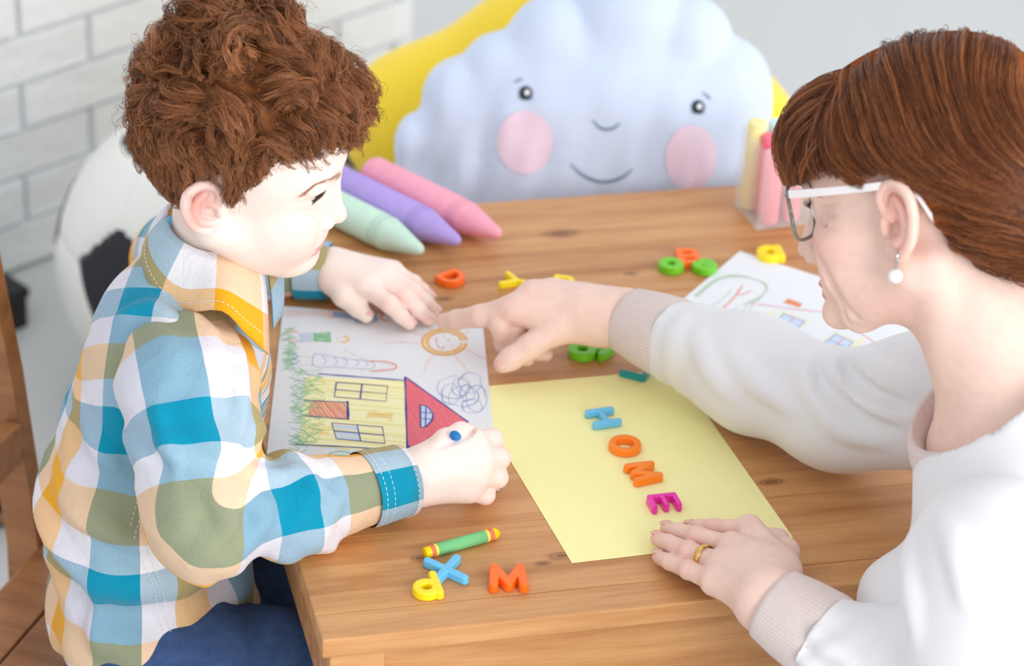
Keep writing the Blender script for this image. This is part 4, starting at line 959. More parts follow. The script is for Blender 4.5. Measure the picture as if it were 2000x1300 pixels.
g3 = flow_hair(VOL, fr, lambda P, s: np.tile([1., 0, -.35], (len(P), 1))+np.sign(P[:, 1:2])*[0, .25, 0]+rng.normal(0, .35, P.shape), rng.uniform(.016, .030, len(fr)), lambda s: -.005+.014*s, 18)
paths.append(locks(g3, 10, .0034, rng.uniform(.002, .005, len(fr)), rng.uniform(.5, 1.1, len(fr)), rng, .3))
und = boy_roots(420, lambda P: P[:, 2] > .05); und = und-VOL.grad(und)*.012
g5 = clip_hair(flow_hair(VOL, und, lambda P, s: (P-crown)/(np.linalg.norm(P-crown, axis=1, keepdims=True)+1e-6)+np.array([.45, 0, -.25])+rng.normal(0, .5, P.shape), rng.uniform(.03, .05, len(und)), lambda s: -.010+.003*s, 18), tol)
paths.append(locks(g5, 14, .0055, .002, .8, rng, .6))
fly = boy_roots(300, lambda P: P[:, 2] > .05)
g4 = flow_hair(VOL, fly-VOL.grad(fly)*.006, boy_dir, rng.uniform(.03, .06, len(fly)), lambda s: -.005+.016*s, 18)
paths.append(locks(clip_hair(g4, tol), 2, .004, rng.uniform(.004, .009, len(fly)), rng.uniform(.6, 1.4, len(fly)), rng, .8))
HP = np.concatenate(paths); S_ = HP.shape[1]; wv = np.tile(np.linspace(1, .35, S_), (len(HP), 1))*rng.uniform(.00018, .00036, len(HP))[:, None]
sv, sq = strands(HP@BR.T+BT, wv); capw = cv@BR.T+BT
pal = [(146, 92, 56), (172, 110, 68), (120, 74, 44), (200, 134, 88), (156, 98, 60), (98, 58, 34), (184, 118, 74)]
C = np.concatenate([np.tile(np.array(lin((146, 92, 56))[:3]), (len(capw), 1)), hair_colors(len(HP), S_, pal, rng, lock_ids(paths, (18, 15, 10, 14, 2)))])
hair_object((capw, cq), (sv, sq), C, 'hair', hair_mat('boy_hair', .42), boy)

# shirt
plaid = plaid_mat()
SH = Body(); SH.ell(pel+[0, 0, .0], (.096, .130, .085), TM, .03); SH.ell(mid+[-.003, 0, 0], (.092, .122, .12), TM, .04); SH.ell(che, (.084, .120, .085), TM, .04)
SH.cone(che+[-.012, 0, .05], NB-[.008, 0, .012], .062, .052, .04); SH.cone(che+[0, .06, .045], LS, .055, .050, .04); SH.cone(che+[.004, -.05, .045], RS+[-.006, .035, .004], .056, .047, .045)
SH.cone(NB-[0, 0, .03], NB+[.0, 0, .04], .047, .046, .004, '-')
def shirt_folds(P):
    z = P[..., 2]; q = P-mid; a = np.arctan2(q@TL, q@TF)
    f = .0070*np.sin((z*1.0+.11*q[..., 0]+.16*np.abs(q[..., 1]))*88+1.3*np.sin(a*2+z*9))*np.exp(-((z-.47)/.075)**2)
    f += .0042*np.sin(a*9+z*26+2*np.sin(z*18))*np.clip((.47-z)/.12, 0, 1)
    return f+.0036*fnoise(P, 9, 21)+.0016*fnoise(P, 22, 5)
SH.func(lambda P: np.full(P.shape[:-1], 0.), (0, 0, 0), (0, 0, 0), 0, '+') if False else None
for p, r in (([(150, 760), (190, 870), (290, 975)], .009), ([(95, 880), (160, 1000), (290, 1075)], .010), ([(120, 1010), (210, 1100), (310, 1125)], .008), ([(230, 620), (300, 600), (360, 640)], .006), ([(130, 820), (150, 930), (230, 1030)], .006), ([(180, 1150), (190, 1210), (185, 1280)], .006)): ridge(SH, p, r, .65, .012)
V, Q = SH.mesh(.0042, disp=shirt_folds, relax=2)
hem = .335-.10*((V-mid)@TF)-.012*np.cos(((V-mid)@TL)*18); t = hem-V[:, 2]; u_, Q = trim(V, Q, t); V = (V+np.array([0, 0, 1.])*np.maximum(t, 0)[:, None])[u_]
q = V-mid; a = np.arctan2(q@TL, -(q@TF)); cell = .150
arm = empty  # noqa
wt = np.clip((V[:, 2]-.56)/.07, 0, 1); wt = wt*wt*(3-2*wt); uu = (1-wt)*a*.108+wt*(-1.5708*.108-(q@TF)*1.1); vv = V[:, 2]-.30+.04*(q@TF)+wt*np.clip(q@TL+.085, 0, .3)*.9
me = mesh('shirt', V, Q); set_vec(me, np.stack([vv/cell+.12, -uu/cell+.005], 1)); shirt = link('shirt', me, plaid, boy)
def sleeve(pts, rs, folds, u0, v0, cut, name='sleeve', vox=.0036, ref=(0, -.84, .54), ridges=()):
    B = Body(); B.chain(pts, rs, .03)
    for p, r in ridges: ridge(B, p, r, .6, .008)
    V, Q = B.mesh(vox, disp=folds, relax=2)
    d = unit(pts[-1]-pts[-2]); t = (V-pts[-1])@d-cut; u_, Q = trim(V, Q, t); V = (V-d*np.maximum(t, 0)[:, None])[u_]
    me = mesh(name, V, Q); set_vec(me, limb_uv(V, smooth_path(pts, 40), cell, ref, u0, v0)); return link(name, me, plaid, shirt)
crook = (RS*.25+RE*.75)
def rfold(P):
    t = np.linalg.norm(P-RE, axis=-1); f = .0060*np.sin(t*120+2.2*np.sin(P[..., 2]*40))*np.exp(-(t/.075)**2)
    return (f+.0034*fnoise(P, 13, 8)+.0016*fnoise(P, 26, 6)+.0022*np.sin((P@unit(RW-RE))*150+3*np.sin(P[..., 2]*60)))*np.clip(np.linalg.norm(P-RC, axis=-1)/.030-1.1, 0, 1)
RC = RW+unit(RE-RW)*.046
sleeve([RS+[-.008, .030, .002], RS+[-.002, .0, .0], RS*.5+RE*.5+[0, -.002, 0], RE, RE*.45+RC*.55, RC], [.056, .056, .050, .043, .038, .0322], rfold, .62, .15, .004, ridges=[([(455, 720), (470, 800), (462, 880)], .006), ([(470, 905), (520, 925), (590, 925)], .008), ([(450, 935), (500, 985), (530, 1050)], .007), ([(410, 950), (440, 1010), (470, 1070)], .006), ([(300, 800), (330, 880), (350, 960)], .006), ([(600, 930), (630, 960), (665, 975)], .005)])
LC = LW+unit(LE-LW)*.022
sleeve([LS, LS*.5+LE*.5, LE, LE*.5+LC*.5, LC], [.050, .045, .040, .035, .0298], lambda P: .0026*fnoise(P, 13, 9), .5, .3, .004)
def cuff(c0, c1, r0, r1, u0, v0, name='cuff'):
    d = unit(c1-c0); M = frame_from_x(d); n, m_ = 40, 7; V = []; L = np.linalg.norm(c1-c0)
    prof = [(0, r0), (.25, r0*1.01), (.6, (r0+r1)/2), (1, r1), (1.0, r1-.0022), (.6, (r0+r1)/2-.003), (.1, r0-.004)]
    for t, r in prof:
        for k in range(n):
            an = 2*math.pi*k/n; V.append(c0+d*L*t+(M[:, 1]*math.cos(an)*1.04+M[:, 2]*math.sin(an)*.98)*r*(1+.015*math.sin(3*an)))
    V = np.array(V); Fq = [(i*n+k, i*n+(k+1) % n, (i+1)*n+(k+1) % n, (i+1)*n+k) for i in range(m_-1) for k in range(n)]
    me = mesh(name, V, Fq); set_vec(me, limb_uv(V, [c0, c1], cell, (0, -.84, .54), u0, v0)); return link(name, me, plaid, shirt)
cf = cuff(RC+unit(RE-RW)*.006, RW+unit(RE-RW)*.010, .0345, .0325, .02, .18); cuff(LC+unit(LE-LW)*.006, LW+unit(LW-LE)*.004, .0315, .0300, .02, .50)
SD = Body(); SD.func(lambda P: SH(P)+shirt_folds(P), pel-.3, NB+.3, 0)
thread = mat('white_thread', (240, 240, 240), .8, .1)
def stitch(B, pts, off=.0012, dash=.0032, gap=.0018, r=.00032, parent=None, name='stitching'):
    P = B.snap(smooth_path(pts, 60), off, 3) if B is not None else smooth_path(pts, 60); s = np.concatenate([[0], np.cumsum(np.linalg.norm(np.diff(P, axis=0), axis=1))]); out = []; t = 0
    f = lambda u: np.array([np.interp(u, s, P[:, k]) for k in range(3)])
    while t+dash < s[-1]: out.append(tube([f(t), f(t+dash/2), f(t+dash)], r, 5)); t += dash+gap
    v, fc = merge(out); o = link(name, mesh(name, v, fc), thread, parent); return tag(o, kind='stuff')
def ring_pts(c0, c1, r0, r1, t, a0, a1, off=.0006):
    d = unit(c1-c0); M = frame_from_x(d); r = r0+(r1-r0)*t+off; return [c0+(c1-c0)*t+(M[:, 1]*math.cos(a)*1.04+M[:, 2]*math.sin(a)*.98)*r*(1+.015*math.sin(3*a)) for a in np.linspace(a0, a1, 24)]
c0, c1 = RC+unit(RE-RW)*.006, RW+unit(RE-RW)*.010
for t in (.12, .30, .88): stitch(None, ring_pts(c0, c1, .0345, .0325, t, 0, 6.28), parent=shirt)
for pth in ([(283, 925), (262, 1000), (248, 1058)], [(295, 930), (275, 1004), (260, 1060)], [(270, 1068), (300, 1150), (318, 1230), (330, 1285)], [(285, 1066), (316, 1150), (333, 1230), (344, 1282)]): stitch(None, [surf_px(SD, *p)+unit(CAM-pel)*.0012 for p in pth], parent=shirt)
# buttons
navyb = mat('navy_button', (44, 62, 112), .3, .5, .05)
def button(p, n, r, name='button'):
    n = unit(n); M = frame_from_x(n, (0.2, .9, .1)); V, Fc = lathe_pts([(-.0006, r*.8), (0, r), (.0010, r), (.0016, r*.93), (.0016, r*.72), (.0010, r*.62), (.0009, r*.1)], 24); o = link(name, mesh(name, V@M.T+p, Fc), navyb, shirt); return o
Mx = frame_from_x(unit(c1-c0)); an = math.radians(-118 if False else 215)
def cuff_pt(t, px_, py_):
    best = min((np.linalg.norm(pix(q)[:2]-[px_, py_])+300*(q-CAM)@FW, q) for q in [c0+(c1-c0)*t+(Mx[:, 1]*math.cos(a)*1.04+Mx[:, 2]*math.sin(a)*.98)*.0345 for a in np.linspace(0, 6.28, 90)]); return best[1]
q = cuff_pt(.55, 765, 1000); button(q, q-(c0+(c1-c0)*.55), .0052)
# collar
def strip(name, up_, lo_, parent, u0, v0, th=.0022, n=28):
    U_ = smooth_path(up_, n); L_ = smooth_path(lo_, n); m_ = min(len(U_), len(L_)); U_, L_ = U_[:m_], L_[:m_]; rows = 7
    V = np.array([U_*(1-t)+L_*t for t in np.linspace(0, 1, rows)]); c = NB
    bul = np.sin(np.linspace(0, math.pi, rows))*.003; out = V-c; out[..., 2] = 0; out /= np.linalg.norm(out, axis=-1, keepdims=True)+1e-9; V = V+out*bul[:, None, None]
    V = V.reshape(-1, 3); Fq = np.array([(i*m_+k, i*m_+k+1, (i+1)*m_+k+1, (i+1)*m_+k) for i in range(rows-1) for k in range(m_-1)])
    me = mesh(name, V, Fq); al = np.tile(np.concatenate([[0], np.cumsum(np.linalg.norm(np.diff(U_, axis=0), axis=1))]), rows); ac = np.repeat(np.linspace(0, .045, rows), m_)
    set_vec(me, np.stack([al/cell+u0, ac/cell+v0], 1)); o = link(name, me, plaid, parent); md = o.modifiers.new('th', 'SOLIDIFY'); md.thickness = th; md.offset = 0; return o, V.reshape(rows, m_, 3)
ca = unit(bw_((.0, 0, -.05))-NB); cf_ = TF-ca*(TF@ca); cf_ = unit(cf_); cl_ = np.cross(ca, cf_)
cring = lambda t, ht, r: NB+ca*ht+r*(math.cos(math.radians(t))*cf_+math.sin(math.radians(t))*cl_)
up_ = [cring(t, .052, .0465) for t in (140, 170, 200, 230, 258, 285, 312)]+[cring(338, .040, .048)]
lo_ = [cring(140, .022, .058), cring(170, .018, .060), cring(200, .012, .064), cring(230, .006, .070), cring(258, .000, .076), aty(432, 606, 2.108), aty(484, 654, 2.108), aty(525, 692, 2.122)]
cs, cg = strip('collar', up_, lo_, shirt, .72, .30)
stitch(None, list(cg[5, 3:]+[0, -.002, .0015]), parent=shirt)
strip('collar', [cring(345, .036, .048), cring(10, .040, .047), cring(40, .050, .0465), cring(80, .052, .0465), cring(120, .052, .0465)], [aty(534, 640, 2.150), aty(553, 592, 2.185), cring(40, .010, .066), cring(80, .016, .064), cring(120, .020, .060)], shirt, .05, .62, n=20)
# jeans
J = Body(); J.ell(pel-[0, 0, .02], (.088, .120, .066), TM, .03)
for h_, k_, f_ in ((HR, KR, FR_), (HL, KL, FL_)): J.chain([h_, h_*.5+k_*.5, k_, f_*.6+k_*.4, f_], [.067, .060, .051, .045, .040], .03)
V, Q = J.mesh(.005, disp=lambda P: .0030*fnoise(P, 10, 31)+.002*np.sin(P[..., 0]*120+P[..., 1]*50+2*np.sin(P[..., 2]*40)), relax=2)
jm = mat('denim', (64, 88, 132), .8, .2, .22, 90, .0010, 900); link('jeans', mesh('jeans', V, Q), jm, boy)
for f_ in (FR_, FL_):
    B = Body(); B.cone(f_+[-.01, 0, -.045], f_+[.10, 0, -.048], .030, .026, .02); v, q = B.mesh(.004); v[:, 2] = np.maximum(v[:, 2], .001); link('shoe', mesh('shoe', v, q), mat('dark_shoe', (60, 60, 66), .6, .3), boy)
# blue crayon in the fist
tipc = atz(925, 880, TH+.0022); endc = atz(887, 849, .606); dd = unit(tipc-endc); Lc = np.linalg.norm(tipc-endc); M = frame_from_x(dd, (.3, .9, .2))
bc = empty('crayon', tuple(tipc), 0, 'blue crayon held in the boy\'s right hand', 'crayon'); blu = mat('blue_wax', (22, 112, 182), .45, .4); blw = mat('blue_wrap', (60, 140, 200), .55, .3)
for nm, prof, m in (('wax_core', [(0, .0036), (.0006, .0040), (Lc*.84, .0040), (Lc*.97, .0016), (Lc, .001)], blu), ('wrapper', [(.005, .0041), (.0052, .0043), (Lc*.8-.0002, .0043), (Lc*.8, .0041)], blw)):
    V, Fc = lathe_pts(prof, 24); link(nm, mesh(nm, V@M.T+endc, Fc), m, bc)

# ================================================================== the woman
WR = np.array([[-.8476, -.4946, -.1921], [.4211, -.8473, .3236], [-.3228, .1934, .9265]]); u_, _, v_ = np.linalg.svd(WR); WR = u_@v_; WT = np.array([.339, 2.066, .876])
ww = lambda p: WR@np.asarray(p, float)+WT
wom = empty('person', (.59, 1.90, 0), 0, 'auburn haired adult in a white sweatshirt and glasses pointing at the drawing', 'person')
H = Body()
H.ell((.0, 0, .046), (.096, .074, .088), k=.01); H.ell((.048, 0, .050), (.053, .061, .057), k=.02); H.ell((.045, 0, -.022), (.054, .056, .066), k=.02)
for s in (-1, 1):
    H.ell((.061, s*.039, -.020), (.028, .024, .021), k=.014); H.ell((.060, s*.031, -.046), (.030, .026, .028), k=.015)
    H.cone((.002, s*.052, -.045), (.066, s*.017, -.088), .019, .017, k=.02); H.ell((.083, s*.028, .024), (.013, .023, .008), k=.014)
H.ell((.036, 0, -.064), (.046, .043, .027), k=.02); H.ell((.0915, 0, -.0895), (.0165, .019, .0155), k=.014); H.ell((.0875, 0, -.060), (.0130, .028, .020), k=.012)
H.cone((.096, 0, .008), (.111, 0, -.026), .0078, .0092, k=.010); H.ell((.1145, 0, -.0345), (.0105, .0092, .0088), k=.006)
for s in (-1, 1): H.ell((.1040, s*.0115, -.0395), (.0105, .0072, .0074), k=.004)
H.ell((.0980, 0, -.0615), (.0065, .022, .0046), k=.004); H.ell((.0960, 0, -.0715), (.0070, .020, .0056), k=.004)
for s in (-1, 1):
    H.ell((.105, s*.032, .005), (.016, .019, .011), k=.010, op='-'); H.ell((.0775, s*.032, .0060), (.0138, .0155, .0132), k=.004); H.ell((.0950, s*.0328, .0050), (.0130, .0132, .0042), k=.002, op='-')
    H.ell((.1070, s*.0085, -.0455), (.0065, .0042, .0042), k=.002, op='-')
    for dz in (.006, .001, -.005, -.011): H.chain([(.0720, s*.0515, .001+dz*.5), (.0600, s*.0600, .000+dz*1.6)], [.0009, .0006], k=.0018, op='-')
H.chain([(.0840, -.0300, -.0620), (.0960, -.016, -.0660), (.1030, 0, -.0668), (.0960, .016, -.0660), (.0840, .0300, -.0620)], [.0012, .0015, .0016, .0015, .0012], k=.0018, op='-')
for s in (-1, 1): ear(H, np.array([-.004, s*.0720, -.002]), s, 1.10, .34, .14)
NBw = np.array([.425, 1.990, .735]); nbl = WR.T@(NBw-WT)
H.cone((-.012, 0, -.045), nbl, .052, .058, k=.025)
for s in (-1, 1): H.cone((-.022, s*.050, -.040), nbl+np.array([.050, s*.020, .0]), .012, .011, k=.018)
n1, n2, n3 = aty(1806, 886, 1.955), aty(1843, 742, 2.070), aty(2004, 818, 1.915)   # front, far and near point of the neckline
_a, _b = n2-n1, n3-n1; nrm = np.cross(_a, _b); NC = n1+np.cross((_a@_a)*_b-(_b@_b)*_a, nrm)/(2*(nrm@nrm)); NRr = np.linalg.norm(NC-n1); nax = unit(nrm); nax = nax if nax[2] > 0 else -nax
H.ell(WR.T@(NC-nax*.026-WT), (.034, NRr*.99, NRr*.99), WR.T@frame_from_x(nax, (0, 1, 0)), k=.03)
HWv = Body(); HWv.func(lambda P: H((P-WT)@WR), WT-.3, WT+.3, 0)
for pth, r, k in (([(1594, 497), (1611, 532), (1628, 566), (1648, 598), (1672, 620)], .0016, .007), ([(1619, 552), (1634, 580), (1646, 608), (1656, 630)], .0010, .004), ([(1592, 399), (1610, 400), (1634, 398)], .0007, .0022), ([(1592, 406), (1610, 414), (1632, 424)], .0007, .0022), ([(1588, 414), (1602, 430), (1618, 448)], .0007, .0022),):
    Pl = (smooth_path([surf_px(HWv, *p) for p in pth], 14)-WT)@WR
    for m_ in (1, -1): H.chain(Pl*[1, m_, 1], list(r*(.3+.7*np.sin(np.linspace(.1, 3.04, len(Pl))))), k, '-')
hV, hQ = join_vq([H.mesh(.0018, relax=2)]+[hi_ear(np.array([-.004, s*.0742, -.002]), s, 1.24, .34, .14, .0009) for s in (-1, 1)])
hC = skin_paint(hV, (236, 202, 188), [((.1000, 0, -.0618), (.010, .0245, .0040)), ((.0985, 0, -.0718), (.010, .0215, .0054))], [((-.004, .082, .0), (.020, .014, .034), .45), ((-.004, -.082, .0), (.020, .014, .034), .45)],
                [((.070, .047, -.022), .024, .35), ((.070, -.047, -.022), .024, .35), ((.118, 0, -.036), .012, .3), ((.02, .05, -.075), .03, .2)], (226, 148, 132), (206, 128, 124))
hW = hV@WR.T+WT
# arms and hands
RSw, REw, RWw = np.array([.455, 2.125, .668]), atz(1640, 800, .585), atz(1222, 622, .578)
LSw, LEw, LWw = np.array([.405, 1.835, .668]), atz(1878, 1420, .525), atz(1500, 1172, .560)
A = Body(); fore = RWw+(REw-RWw)*.45
A.chain([REw, fore, RWw], [.042, .036, .0265], .02)
A.cone(RWw, px(1150, 615, .578), .0265, .027, .015)
# pointing right hand: index out, thumb towards the camera, the others curled under
wm = [px(1000, 605, .583), px(1040, 575, .592), px(1080, 572, .588), px(1112, 580, .578)]
wc = [px(1165, 635, .575), px(1172, 618, .581), px(1178, 605, .580), px(1184, 598, .575)]
for a, b, r in zip(wc, wm, (.0150, .0150, .0145, .0135)): A.cone(a, b, .0175, r, .016)
A.chain([wm[0], px(937, 617, .571), px(893, 624, .556), px(866, 627, .546)], [.0128, .0110, .0096, .0078], .004)
A.cone(px(1008, 606, .583), px(980, 610, .578), .0130, .0112, .006)
A.chain([wm[1], px(975, 632, .570), px(985, 672, .545), px(1012, 682, .540)], [.0120, .0105, .0092, .0082], .0035)
A.chain([wm[2], px(1010, 640, .564), px(1004, 690, .541), px(1028, 700, .538)], [.0115, .0100, .0088, .0080], .0035)
A.chain([wm[3], px(1052, 645, .557), px(1044, 688, .539), px(1066, 692, .536)], [.0105, .0092, .0080, .0072], .0035)
A.chain([px(1155, 630, .574), px(1090, 643, .571), px(1036, 676, .560), px(998, 700, .551), px(981, 711, .547)], [.0150, .0140, .0115, .0102, .0084], .008)
allp = [RWw, *wm, px(866, 627, .546), px(984, 707, .548)]
fV, fQ = A.mesh(.0015, lo=np.min(allp, 0)-.05, hi=np.max(allp, 0)+.06, relax=1)
# left hand lying flat
B2 = Body(); B2.chain([LEw, LWw+(LEw-LWw)*.4, LWw], [.040, .033, .0265], .02)
im = [px(1462, 1034, .553), px(1428, 1068, .556), px(1408, 1100, .555), px(1395, 1136, .550)]
ic = [px(1530, 1115, .556), px(1515, 1128, .560), px(1500, 1145, .560), px(1486, 1165, .556)]
B2.cone(LWw, px(1478, 1120, .553), .0265, .026, .015)
for a, b, r in zip(ic, im, (.0135, .0135, .013, .0125)): B2.cone(a, b, .0165, r, .014)
ip = [px(1396, 1033, .548), px(1362, 1048, .549), px(1345, 1076, .548), px(1345, 1112, .544)]
idp = [px(1368, 1030, .537), px(1325, 1038, .538), px(1305, 1060, .538), px(1308, 1097, .536)]
it_ = [px(1350, 1030, .531), px(1303, 1033, .531), px(1284, 1052, .531), px(1287, 1088, .531)]
for a, b, c_, d, r in zip(im, ip, idp, it_, (.0092, .0094, .0091, .0085)):
    B2.chain([a, b, c_, d], [r*1.06, r*.95, r*.86, r*.72], .0022); B2.ell(b, (r*1.02,)*3, None, .003)
for a, c_ in zip(im, ic): B2.ell(a+[0, 0, .002], (.0100, .0100, .0085), None, .006); B2.cone(a+[0, 0, .007], a*.3+c_*.7+[0, 0, .010], .0034, .0024, .008)
B2.chain([px(1525, 1108, .552), px(1532, 1078, .546), px(1518, 1056, .536), px(1500, 1046, .532)], [.0155, .0120, .0098, .0080], .008)
allq = [LWw, *im, *it_, px(1532, 1078, .546)]
gV, gQ = B2.mesh(.0015, lo=np.min(allq, 0)-.05, hi=np.max(allq, 0)+.05, relax=1)
# trunk and legs under the clothes
WM = np.stack([[-1, 0, 0], [0, -1, 0], [0, 0, 1]], 1).astype(float); wch, wwa, wpe = np.array([.465, 1.955, .610]), np.array([.555, 1.905, .478]), np.array([.600, 1.885, .375])
K = Body(); K.ell(wch, (.090, .135, .11), WM, .03); K.ell(wwa, (.085, .125, .11), WM, .03); K.ell(wpe, (.11, .15, .08), WM, .03); K.cone(wch+[-.02, 0, .07], NBw, .06, .056, .03)
for sh, el, wr in ((RSw, REw, RWw), (LSw, LEw, LWw)): K.cone(wch+[-.02, 0, .06], sh, .05, .048, .03); K.chain([sh, el, wr], [.046, .038, .024], .02)
WK = [(np.array([.565, 1.81, .36]), np.array([.40, 1.56, .40]), np.array([.43, 1.52, .08])), (np.array([.62, 1.96, .36]), np.array([1.0, 1.80, .40]), np.array([1.02, 1.78, .08]))]
for h_, k_, f_ in WK: K.chain([h_, k_, f_], [.075, .055, .038], .03)
kV, kQ = K.mesh(.008, relax=1)
V, Q = join_vq([(hW, hQ), (fV, fQ), (gV, gQ), (kV, kQ)])
C = np.concatenate([hC, np.tile(np.array(lin((236, 202, 188))[:3]), (len(fV), 1)), np.tile(np.array(lin((236, 202, 188))[:3]), (len(gV), 1)), np.tile(np.array(lin((236, 202, 188))[:3]), (len(kV), 1))])
tint(V, C, ip+im+it_+wm[:2], (216, 138, 122), .012, .38)
# veins and wrinkles of grown-up hands and neck as fine relief
me = mesh('body', V, Q); set_color(me, C); wbody = link('body', me, mat('adult_skin', (240, 205, 190), .48, .35, .05, 90, .0003, 420, sss=.2, attr='Col'), wom)
anail = mat('adult_nail', (226, 176, 162), .25, .5, .02)
for d, t, r in zip(idp, it_, (.0075, .0076, .0073, .0068)): nail(d, t, r, wbody, m=anail, ln=.010)
nail(px(998, 700, .551), px(981, 711, .547), .0086, wbody, up=unit(CAM-px(984, 707, .548)), m=anail, ln=.011)
nail(px(893, 624, .556), px(866, 627, .546), .0072, wbody, m=anail, ln=.010)
for s in (-1, 1): eyeball('eye', (.0795, s*.0322, .0055), .0126, (.97, .05, -.18), WR, WT, wbody, (96, 110, 100))
for s in (-1, 1): brow(0, [(.0975, s*.011, .0240), (.094, s*.026, .0290), (.082, s*.044, .0270), (.072, s*.054, .0200)], 140, .007, .00016, WR, WT, H, [(130, 92, 70), (150, 108, 84)], wbody); lashes(.0046, s, 30, .0070, .0002, WR, WT, wbody, (.0800, s*.0325, .0052), .0110, (60, 40, 34))
# hair
WV = Body(); WV.ell((-.004, 0, .044), (.106, .085, .090), k=.01); WV.ell((.050, 0, .052), (.066, .072, .054), k=.02); WV.ell((-.070, 0, .012), (.056, .076, .078), k=.03); WV.ell((-.035, .0, .108), (.06, .05, .032), k=.03); WV.ell((-.105, 0, -.035), (.045, .05, .045), k=.03)
def whl(P):
    x, z = P[..., 0], P[..., 2]
    return z-np.interp(x, [-.16, -.10, -.06, -.040, -.030, -.022, -.012, .006, .020, .030, .040, .06, .085, .12], [-.085, -.075, -.058, -.040, -.012, .022, .040, .043, .034, .034, .040, .040, .034, .026])
cv, cq = WV.mesh(.003, relax=1); keep = (whl(cv) > .004)[cq].all(1) & ((cv[cq][:, :, 0].mean(1) < .085) | (cv[cq][:, :, 2].mean(1) > .072)); cq = cq[keep]; u_, inv = np.unique(cq, return_inverse=True); cv = cv[u_]; cq = inv.reshape(-1, 4); cv = cv-WV.grad(cv)*.0035; low = H(cv) < .002; cv[low] = H.snap(cv[low], .002)
rng = np.random.default_rng(5); skull = Body(); skull.ell((.0, 0, .048), (.100, .078, .092), k=.01); skull.ell((.048, 0, .050), (.055, .063, .058), k=.02)
def wroots(n, cond, m=8):
    D = rng.normal(size=(n*m, 3)); D /= np.linalg.norm(D, axis=1)[:, None]; P = WV.snap(np.array([-.01, 0, .045])+D*[.11, .087, .1], -.006); ok = (whl(P) > .010) & cond(P); return P[ok][:n]
def wdir(P, s):
    x, y, z = P[:, 0], P[:, 1], P[:, 2]; sg = np.where(y > -.022, 1., -1.); hi = np.clip((z-.085)/.05, 0, 1); fr_ = np.clip((x-.035)/.04, 0, 1); lo = np.clip((.075-z)/.05, 0, 1)
    d = np.stack([.30*fr_*(1-.9*lo)-.35*(1-fr_)-1.15*lo*(1-.75*fr_), sg*(1.0*hi+.15), -.9*(1-hi)-.10+.25*lo*(1-fr_)], 1); return d+rng.normal(0, .05, P.shape)
def wclip(G, tol):
    ok = whl(G) > -tol; ok[:, :3] = True; bad = np.cumsum(~ok, 1) > 0; last = np.where(bad.any(1), np.argmax(bad, 1)-1, G.shape[1]-1); S_ = G.shape[1]; out = np.empty_like(G); t = np.linspace(0, 1, S_)
    for i in range(len(G)):
        f = t*max(last[i], 2); a_ = np.floor(f).astype(int); b_ = np.minimum(a_+1, S_-1); w_ = (f-a_)[:, None]; out[i] = G[i, a_]*(1-w_)+G[i, b_]*w_
    return out
paths = []
r1 = wroots(560, lambda P: P[:, 2] > .06); g1 = wclip(flow_hair(WV, r1, wdir, rng.uniform(.09, .17, len(r1)), lambda s: -.008+.009*min(3*s, 1), 20), .003); paths.append(locks(g1, 15, .0046, rng.uniform(.0002, .0012, len(r1)), .5, rng, .5))
r2 = wroots(460, lambda P: P[:, 2] <= .07); g2 = wclip(flow_hair(WV, r2, wdir, rng.uniform(.05, .11, len(r2)), lambda s: -.004+.004*min(2*s, 1), 20), .004); paths.append(locks(g2, 15, .0046, rng.uniform(.0002, .0012, len(r2)), .5, rng, .5))
r3 = wroots(90, lambda P: (P[:, 0] > .055) & (P[:, 2] > .055) & (P[:, 2] < .12), 60); g3 = flow_hair(WV, r3, lambda P, s: np.stack([.55*np.ones(len(P))-1.2*max(s-.55, 0), .22*np.sign(P[:, 1]+.02), -.9-.2*s*np.ones(len(P))], 1)+rng.normal(0, .08, P.shape), rng.uniform(.055, .085, len(r3)), lambda s: -.002+.012*math.sin(s*2.6), 20); paths.append(locks(wclip(g3, .004), 12, .0040, .0006, .5, rng, .4))
r4 = wroots(150, lambda P: P[:, 2] > .04); g4 = flow_hair(WV, r4, wdir, rng.uniform(.06, .14, len(r4)), lambda s: -.002+.007*s, 20); paths.append(wclip(locks(g4, 1, .003, .002, .6, rng, 1.), .004))
HP = np.concatenate(paths); S_ = HP.shape[1]; wv = np.tile(np.linspace(1, .4, S_), (len(HP), 1))*rng.uniform(.00022, .00042, len(HP))[:, None]
sv, sq = strands(HP@WR.T+WT, wv); capw = cv@WR.T+WT; pal = [(132, 74, 40), (160, 94, 52), (106, 58, 32), (190, 120, 70), (122, 66, 36), (88, 48, 27)]
C = np.concatenate([np.tile(np.array(lin((132, 74, 40))[:3]), (len(capw), 1)), hair_colors(len(HP), S_, pal, rng, lock_ids(paths, (15, 15, 12, 1)))])
hair_object((capw, cq), (sv, sq), C, 'hair', hair_mat('woman_hair', .36), wom)
# sweatshirt
wht = mat('white_jersey', (228, 227, 230), .75, .2, .015, 20, .0002, 250, sheen=.2); beige = mat('beige_rib', (219, 203, 199), .8, .15, .04, 200)
SW = Body(); SW.ell(wch, (.112, .148, .108), WM, .04); SW.ell(np.array([.380, 1.935, .540]), (.078, .100, .066), WM, .035); SW.ell(wwa, (.112, .138, .12), WM, .05); SW.ell(wpe, (.135, .172, .095), WM, .04)
SW.cone(wch+[-.012, 0, .05], NC-nax*.03, .095, NRr+.006, .05)
for sh in (RSw, LSw): SW.cone(wch+[-.015, 0, .06], sh*.75+(wch+[-.015, 0, .06])*.25, .075, .062, .05)
SW.cone(NC-nax*.035, NC+nax*.14, NRr-.004, NRr+.004, .006, '-')
V, Q = SW.mesh(.0045, disp=lambda P: .0035*fnoise(P, 6, 41)+.003*np.sin(P[..., 2]*70+P[..., 1]*30+2*np.sin(P[..., 0]*20))*np.exp(-((P[..., 2]-.52)/.06)**2), relax=2)
